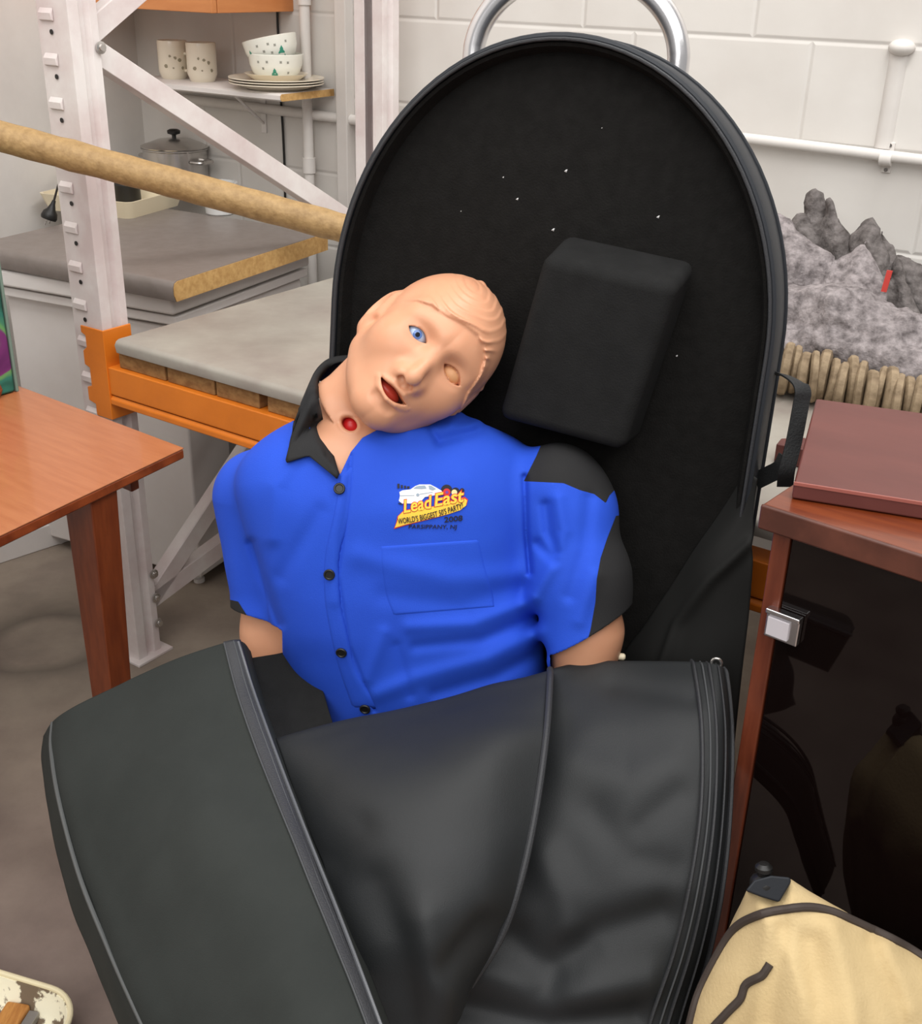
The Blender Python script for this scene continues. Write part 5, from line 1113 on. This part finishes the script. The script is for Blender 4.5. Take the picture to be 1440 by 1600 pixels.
for z in (0.06, 0.36, 0.62):
    mb = MB(); mb.box(cq(0.032, 0.03, z), Ac*(LC-0.064), Bc*(DC-0.05), ZU*0.016); mb.build('inner_shelf', mat('dark_board', (34, 22, 18), 0.7), t)
mb = MB(); mb.box(cq(0.0335, 0.014, 0.06), Ac*(LC-0.067), Bc*0.006, ZU*(ZC-0.026-0.06-0.006)); door = mb.build('glass_door', M_glass, t, bevel=0.001)
# chrome catch
def cat(px, py): q = onp(px, py, cq(0, 0.012, 0), Bc)-kc0; return float(q@Ac), float(q[2])+ZC
ka, kz0 = cat(1204, 945); kb = cat(1256, 962)[0]; kz1 = cat(1200, 989)[1]; kw = abs(kb-ka); kh = kz0-kz1
mb = MB(); mb.box(cq(ka, 0.004, kz0-kh), Ac*kw, Bc*0.009, ZU*kh); mb.build('catch_plate', M_chrome, door, bevel=0.0015)
mb = MB(); mb.box(cq(ka-0.0005, 0.000, kz0-0.005), Ac*(kw+0.001), Bc*0.010, ZU*0.006); mb.build('catch_lip', M_chrome, door, bevel=0.0015)
mb = MB(); mb.box(cq(ka+0.003, 0.001, kz0-kh+0.004), Ac*(kw*0.66), Bc*0.004, ZU*(kh-0.012)); mb.build('catch_pad', mat('satin_plate', (205, 200, 205), 0.4), door, bevel=0.001)
# maroon board box lying on it
lz = ZC+0.001
l0 = onz(1236, 779, lz); l1 = onz(1440, 812, lz); Al = l1-l0; Al /= np.linalg.norm(Al); Bl = np.array([-Al[1], Al[0], 0])
lb = onz(1270, 640, lz); 
hB = float(w2k(l0[None])[0, 2]); 
# height from the front face, depth from the back edge
hh = onp(1239, 752, l0, Bl)[2]-lz
bk = onz(1272, 622, lz+hh)-l0; dpt = max(0.18, float(bk@Bl))
t = thing('maroon_wooden_lid', 'flat maroon wooden lid lying on the glass door cabinet', 'lid', l0+Al*0.2+Bl*0.1)
mb = MB(); mb.box(l0, Al*0.46, Bl*dpt, ZU*hh); mb.build('panel', M_maroon, t, bevel=0.0025)
mb = MB(); mb.box(l0-Bl*0.0008+ZU*(hh-0.004), Al*0.46, Bl*0.002, ZU*0.0035); mb.build('lipping', mat('maroon_edge', (158, 92, 82), 0.45), t)
print('lid', hh, dpt, 'cab', kc0, Ac)
# small wooden block behind the strap on the steel shelf
bq0 = onz(1208, 722, ZS+0.001)
mb = MB(); P = [(0, 0), (0.10, 0), (0.10, 0.05), (0.03, 0.05), (0, 0.028)]
a2_, b2_ = dirs(118)
mb.prism([bq0+a2_*x+b2_*y for x, y in P], ZU*0.03); tag(mb.build('wooden_block', M_maroon, bevel=0.002), 'small red brown wooden block on the steel shelf behind the black strap', 'block')

# ================================================================== BLANKETS AND DISCS ON THE RACK SHELF
def sw(px, py, Z): return K(px, py, Z)
def blanket(name, f, lo, hi, m, label):
    p, q = mesh_sdf(f, lo, hi, 0.0075, newton=1); o = link_mesh(name, p, q, m, None, True, 0); return tag(o, label, 'blanket', 'grey felt blankets on the rack shelf')
zb0 = ZS+0.003
def kd(px, py, off): return onp(px, py, W0-Bw*(off+0.08), Bw)
def rough(P, s=1.0): return 0.010*s*(0.45-np.abs(vnoise(P*np.array([15, 15, 9]), 1)))+0.005*s*vnoise(P*38, 3)+0.003*s*vnoise(P*75, 2)
def spike(P, base, tip, rb, rt, off=0.0): return cap(P, base, tip, rb, rt)
def slab(P, poly, off, lean, th, R=0.016):
    kp = w2k(P); px = CX+F*kp[:, 0]/kp[:, 2]; py = CY+F*kp[:, 1]/kp[:, 2]; m = kp[:, 2]/F
    d2 = sdpoly(px, py, poly)*m; w = -((P-W0)@Bw)-0.08-off+(P[:, 2]-ZS-0.1)*lean
    t = th*(0.35+0.65*sstep(0, 0.07, -d2)); a = d2+R; b = np.abs(w)-t+R
    return np.sqrt(np.maximum(a, 0)**2+np.maximum(b, 0)**2)+np.minimum(np.maximum(a, b), 0)-R
def fB1(P):
    d = slab(P, [(1240, 520), (1232, 352), (1244, 331), (1256, 329), (1262, 345), (1300, 420), (1320, 520)], 0.15, 0.35, 0.035)
    d = np.minimum(d, slab(P, [(1262, 520), (1258, 320), (1262, 300), (1272, 297), (1284, 304), (1290, 330), (1320, 430), (1330, 520)], 0.12, 0.3, 0.035))
    d = smin(d, slab(P, [(1280, 520), (1284, 340), (1290, 312), (1298, 309), (1310, 328), (1326, 365), (1340, 430), (1345, 520)], 0.145, 0.3, 0.04), 0.01)
    return np.maximum(d-rough(P), zb0-P[:, 2])
def fB2(P):
    d = slab(P, [(1318, 520), (1332, 368), (1347, 350), (1362, 341), (1376, 356), (1384, 400), (1400, 520)], 0.165, 0.35, 0.045)
    d = np.minimum(d, slab(P, [(1370, 540), (1372, 420), (1378, 362), (1392, 386), (1404, 430), (1430, 540)], 0.125, 0.3, 0.04))
    d = np.minimum(d, slab(P, [(1385, 560), (1392, 400), (1410, 398), (1440, 416), (1500, 448), (1530, 560)], 0.10, 0.3, 0.045))
    d = np.minimum(d, slab(P, [(1395, 560), (1396, 410), (1404, 405), (1425, 460), (1450, 520), (1455, 560)], 0.16, 0.3, 0.04))
    return np.maximum(d-rough(P), zb0-P[:, 2])
def fB3(P):
    d = slab(P, [(1180, 520), (1180, 345), (1216, 336), (1238, 352), (1262, 370), (1304, 402), (1290, 425), (1268, 450), (1240, 520)], 0.245, 0.5, 0.05)
    d = np.minimum(d, slab(P, [(1248, 520), (1262, 452), (1300, 412), (1334, 384), (1350, 380), (1362, 402), (1380, 440), (1400, 520)], 0.24, 0.5, 0.05))
    return np.maximum(d-rough(P), zb0-P[:, 2])
def fB4(P):  # light fluffy roll in front
    d = cap(P, kd(1190, 490, 0.38), kd(1300, 500, 0.37), 0.050, 0.055); d = smin(d, cap(P, kd(1300, 500, 0.37), kd(1500, 580, 0.35), 0.060, 0.065), 0.03)
    d = smin(d, cap(P, kd(1190, 540, 0.43), kd(1290, 540, 0.43), 0.034, 0.03), 0.012); d = smin(d, cap(P, kd(1290, 540, 0.43), kd(1480, 590, 0.41), 0.03, 0.04), 0.012)
    return np.maximum(d-rough(P, 1.3), zb0-P[:, 2])
def bb(*pts, pad=0.14):
    Q = np.array(pts); lo = Q.min(0)-pad; hi = Q.max(0)+pad; lo[2] = zb0-0.02; return lo, hi
blanket('felt_blanket', fB1, *bb(kd(1240, 470, .22), kd(1340, 480, .2), kd(1272, 312, .13)), M_blanket2, 'dark grey felt blanket standing in pointed folds against the block wall')
blanket('felt_blanket', fB2, *bb(kd(1350, 500, .19), kd(1500, 540, .19), kd(1358, 362, .17)), M_blanket2, 'dark grey felt blanket with a red tag at the right edge')
blanket('felt_blanket', fB3, *bb(kd(1190, 520, .27), kd(1350, 520, .29), kd(1215, 392, .21)), M_blanket, 'grey felt blanket folded in two slopes beside the case rim')
blanket('felt_blanket', fB4, *bb(kd(1190, 545, .46), kd(1500, 600, .37), kd(1300, 500, .39)), M_blanket, 'lightest fluffy grey felt blanket rolled behind the wooden discs')
c = kd(1384, 432, 0.262); tg = bpy.data.objects
mb = MB(); mb.box(c-Aw*0.004-ZU*0.028, Aw*0.010, -Bw*0.003, ZU*0.04+Aw*0.004); rt = mb.build('red_tag', mat('red_cloth', (206, 70, 62), 0.8), [o for o in COL.objects if o.get('label', '').endswith('red tag at the right edge')][0])
disc0 = None
for i in range(17):
    px = 1212+i*14.6; s = (px-1212)/230; py = 574+s*60+3*math.sin(i*2.1)
    c = onz(px, py, ZS+0.045); r = 0.044+0.003*math.sin(i*1.7); c[2] = ZS+0.003+r
    if disc0 is None:
        mb = MB(); prof = [(0, -0.0065), (0.030, -0.0068), (0.040, -0.006), (0.0445, -0.003), (0.045, 0.001), (0.043, 0.005), (0.034, 0.0068), (0, 0.0065)]
        mb.lathe((0, 0, 0), prof, 36, (1, 0, 0)); V = np.array(mb.v); V *= (1+0.03*vnoise(V*40, 3))[:, None]; mb.v = list(V)
        o = disc0 = mb.build('wooden_disc', M_disc)
    else: o = disc0.copy(); COL.objects.link(o)
    o.location = tuple(c); az = math.atan2(A[1], A[0])+math.radians(16+5*math.sin(i*3.3)); sc = r/0.045
    o.rotation_euler = (i*0.9, math.radians(3*math.sin(i*1.3)), az); o.scale = (1.3+0.2*math.sin(i*2.7), sc, sc)
    tag(o, 'rough brown wooden disc standing on edge in the row below the grey blankets', 'wooden disc', 'row of wooden discs')

# ================================================================== KHAKI BAG (lower right)
BP = [(1166, 1392), (1190, 1384), (1210, 1396), (1234, 1374), (1262, 1392), (1300, 1414), (1350, 1440), (1400, 1464), (1445, 1492), (1540, 1560), (1620, 1800), (1640, 2300), (1060, 2300), (1040, 1900), (1062, 1640), (1086, 1570), (1112, 1510), (1142, 1450), (1158, 1415)]
def zbag(px, py): return 1.135-0.00012*(px-1200)+0.00006*(py-1400)
def f_bag(P):
    px = CX+F*P[:, 0]/P[:, 2]; py = CY+F*P[:, 1]/P[:, 2]; m = 1.12/F
    d2 = sdpoly(px, py, BP)*m; R = 0.035; T = 0.055+0.055*sstep(0, 0.14, -d2)
    dz = np.abs(P[:, 2]-zbag(px, py)-0.05)-T; a = d2+R; b = dz+R
    f = np.sqrt(np.maximum(a, 0)**2+np.maximum(b, 0)**2)+np.minimum(np.maximum(a, b), 0)-R
    for (am, w, pl) in ((0.006, 20, [(1205, 1440), (1195, 1560), (1180, 1640)]), (-0.006, 16, [(1222, 1450), (1206, 1530), (1200, 1600)]), (0.008, 20, [(1300, 1450), (1330, 1560), (1340, 1700)]), (-0.006, 18, [(1262, 1470), (1280, 1560), (1270, 1680)]), (0.006, 20, [(1380, 1480), (1420, 1580)]), (-0.005, 14, [(1360, 1470), (1400, 1560), (1420, 1640)])):
        f = f-am*np.exp(-(dpoly(px, py, pl)/w)**2)
    return f-0.003*vnoise(P*14, 5)
t = thing('khaki_bag', 'khaki canvas bag with dark piping and black top knob at the lower right', 'bag', K(1300, 2200, 1.2)*np.array([1, 1, 0]))
gp, gq = mesh_sdf(f_bag, np.array([0.16, 0.32, 0.96]), np.array([0.64, 1.02, 1.36]), 0.005)
gw = k2w(gp); bag = link_mesh('body', gw, gq, M_khaki, t, True, 0)
bt = BVHTree.FromPolygons([tuple(p) for p in gw], [tuple(int(i) for i in f) for f in gq])
def bdrop(px, py, off):
    r = ray(px, py); dr = Vector(r/np.linalg.norm(r)); h, n, i, dd = bt.ray_cast(Vector(CAM), dr)
    if h is None: return None
    return np.array(h)+np.array(n)*off
def bag_tube(name, pts, r, m, off=0.001, flat=0.6):
    q = catmull(np.array(pts, float), 70); P = [bdrop(x, y, off) for x, y in q]; P = [p for p in P if p is not None]
    MB().tube(P, r, 10).build(name, m, bag)
bag_tube('piping', [(1073, 1625), (1090, 1560), (1118, 1500), (1148, 1452), (1180, 1432), (1222, 1422), (1262, 1418), (1300, 1426), (1350, 1448), (1400, 1472), (1440, 1496), (1480, 1524)], 0.0044, M_pipe)
bag_tube('strap_end', [(1110, 1610), (1140, 1578), (1157, 1560), (1166, 1538), (1190, 1524), (1202, 1506)], 0.0042, M_pipe)
cpz = 1.128
pp = [K(x, y, cpz) for x, y in ((1164, 1392), (1178, 1375), (1204, 1368), (1234, 1371), (1236, 1378), (1217, 1410), (1190, 1402))]
MB().prism(pp, ray(1200, 1390)*0.035).build('corner_patch', M_rim, bag, bevel=0.004)
kc_ = K(1192, 1377, cpz+0.012); ax_ = R3@np.array([-0.02, -0.97, -0.22])
MB().lathe(kc_, [(0.013, -0.008), (0.013, 0.0), (0.011, 0.004), (0.006, 0.007), (0.006, 0.010), (0.0085, 0.012), (0.0085, 0.016), (0.005, 0.0195), (0, 0.020)], 24, ax_).build('knob', M_black, bag)

# ================================================================== ENAMEL DISH AND SCRAPER (lower left)
d0 = onz(20, 1528, 0.055); d1 = onz(86, 1548, 0.055); du = d1-d0; du /= np.linalg.norm(du); dv_ = np.array([du[1], -du[0], 0]); dv_ *= np.sign(-dv_[1])
oc = onz(128, 1562, 0.055); right = float((oc-d0)@du)+0.012
o_ = np.array([d0[0], d0[1], 0.002])+du*(right-0.34)-dv_*0.004
def dish(name, o, u, v, lu, lv, hgt, m, mr):
    def ring(inset, z, r, n=10):
        pts = []
        for (cx, cy, a0) in ((lu-r-inset, r+inset, -90), (lu-r-inset, lv-r-inset, 0), (r+inset, lv-r-inset, 90), (r+inset, r+inset, 180)):
            for k in range(n+1): a = math.radians(a0+90*k/n); pts.append(o+u*(cx+r*math.cos(a))+v*(cy+r*math.sin(a))+ZU*z)
        return pts
    t = thing(name, 'cream rimmed shallow dish with flaking white coating on the floor', 'dish', o+u*lu/2+v*lv/2)
    rs = [ring(0.03, 0, 0.05), ring(0.012, 0.02, 0.055), ring(0.0035, hgt-0.002, 0.062), ring(0.008, hgt-0.002, 0.058), ring(0.018, 0.02, 0.052), ring(0.034, 0.005, 0.048)]
    n = len(rs[0]); V = [p for r in rs for p in r]; Fc = [(i*n+k, i*n+(k+1) % n, (i+1)*n+(k+1) % n, (i+1)*n+k) for i in range(5) for k in range(n)]+[tuple(range(n))[::-1], tuple(5*n+k for k in range(n))]
    MB().add(V, Fc).build('pan', m, t, angle=60)
    MB().tube(ring(0.003, hgt, 0.062), 0.0042, 10, closed=True).build('rim', mr, t)
    return t
dish('enamel_dish', o_, du, dv_, 0.34, 0.26, 0.055, M_enamel, M_rimc)
sc0 = onz(14, 1576, 0.012); sc1 = onz(50, 1582, 0.012); su = sc1-sc0; su[2] = 0; sL = np.linalg.norm(su); su /= sL; sv = np.array([su[1], -su[0], 0]); sv *= np.sign(-sv[1])
t = thing('paint_scraper', 'wooden handled paint scraper lying in the flaking dish', 'scraper', sc0)
mb = MB(); mb.box(sc0-sv*0.0+ZU*0.0, su*sL, sv*0.13, ZU*0.018); mb.build('handle', M_handlew, t, bevel=0.004)
mb = MB(); mb.box(sc0+su*(sL+0.0005)+sv*0.006, su*0.016, sv*0.10, ZU*0.012); mb.build('blade', mat('dull_steel', (150, 146, 142), 0.45, metal=0.5), t, bevel=0.001)
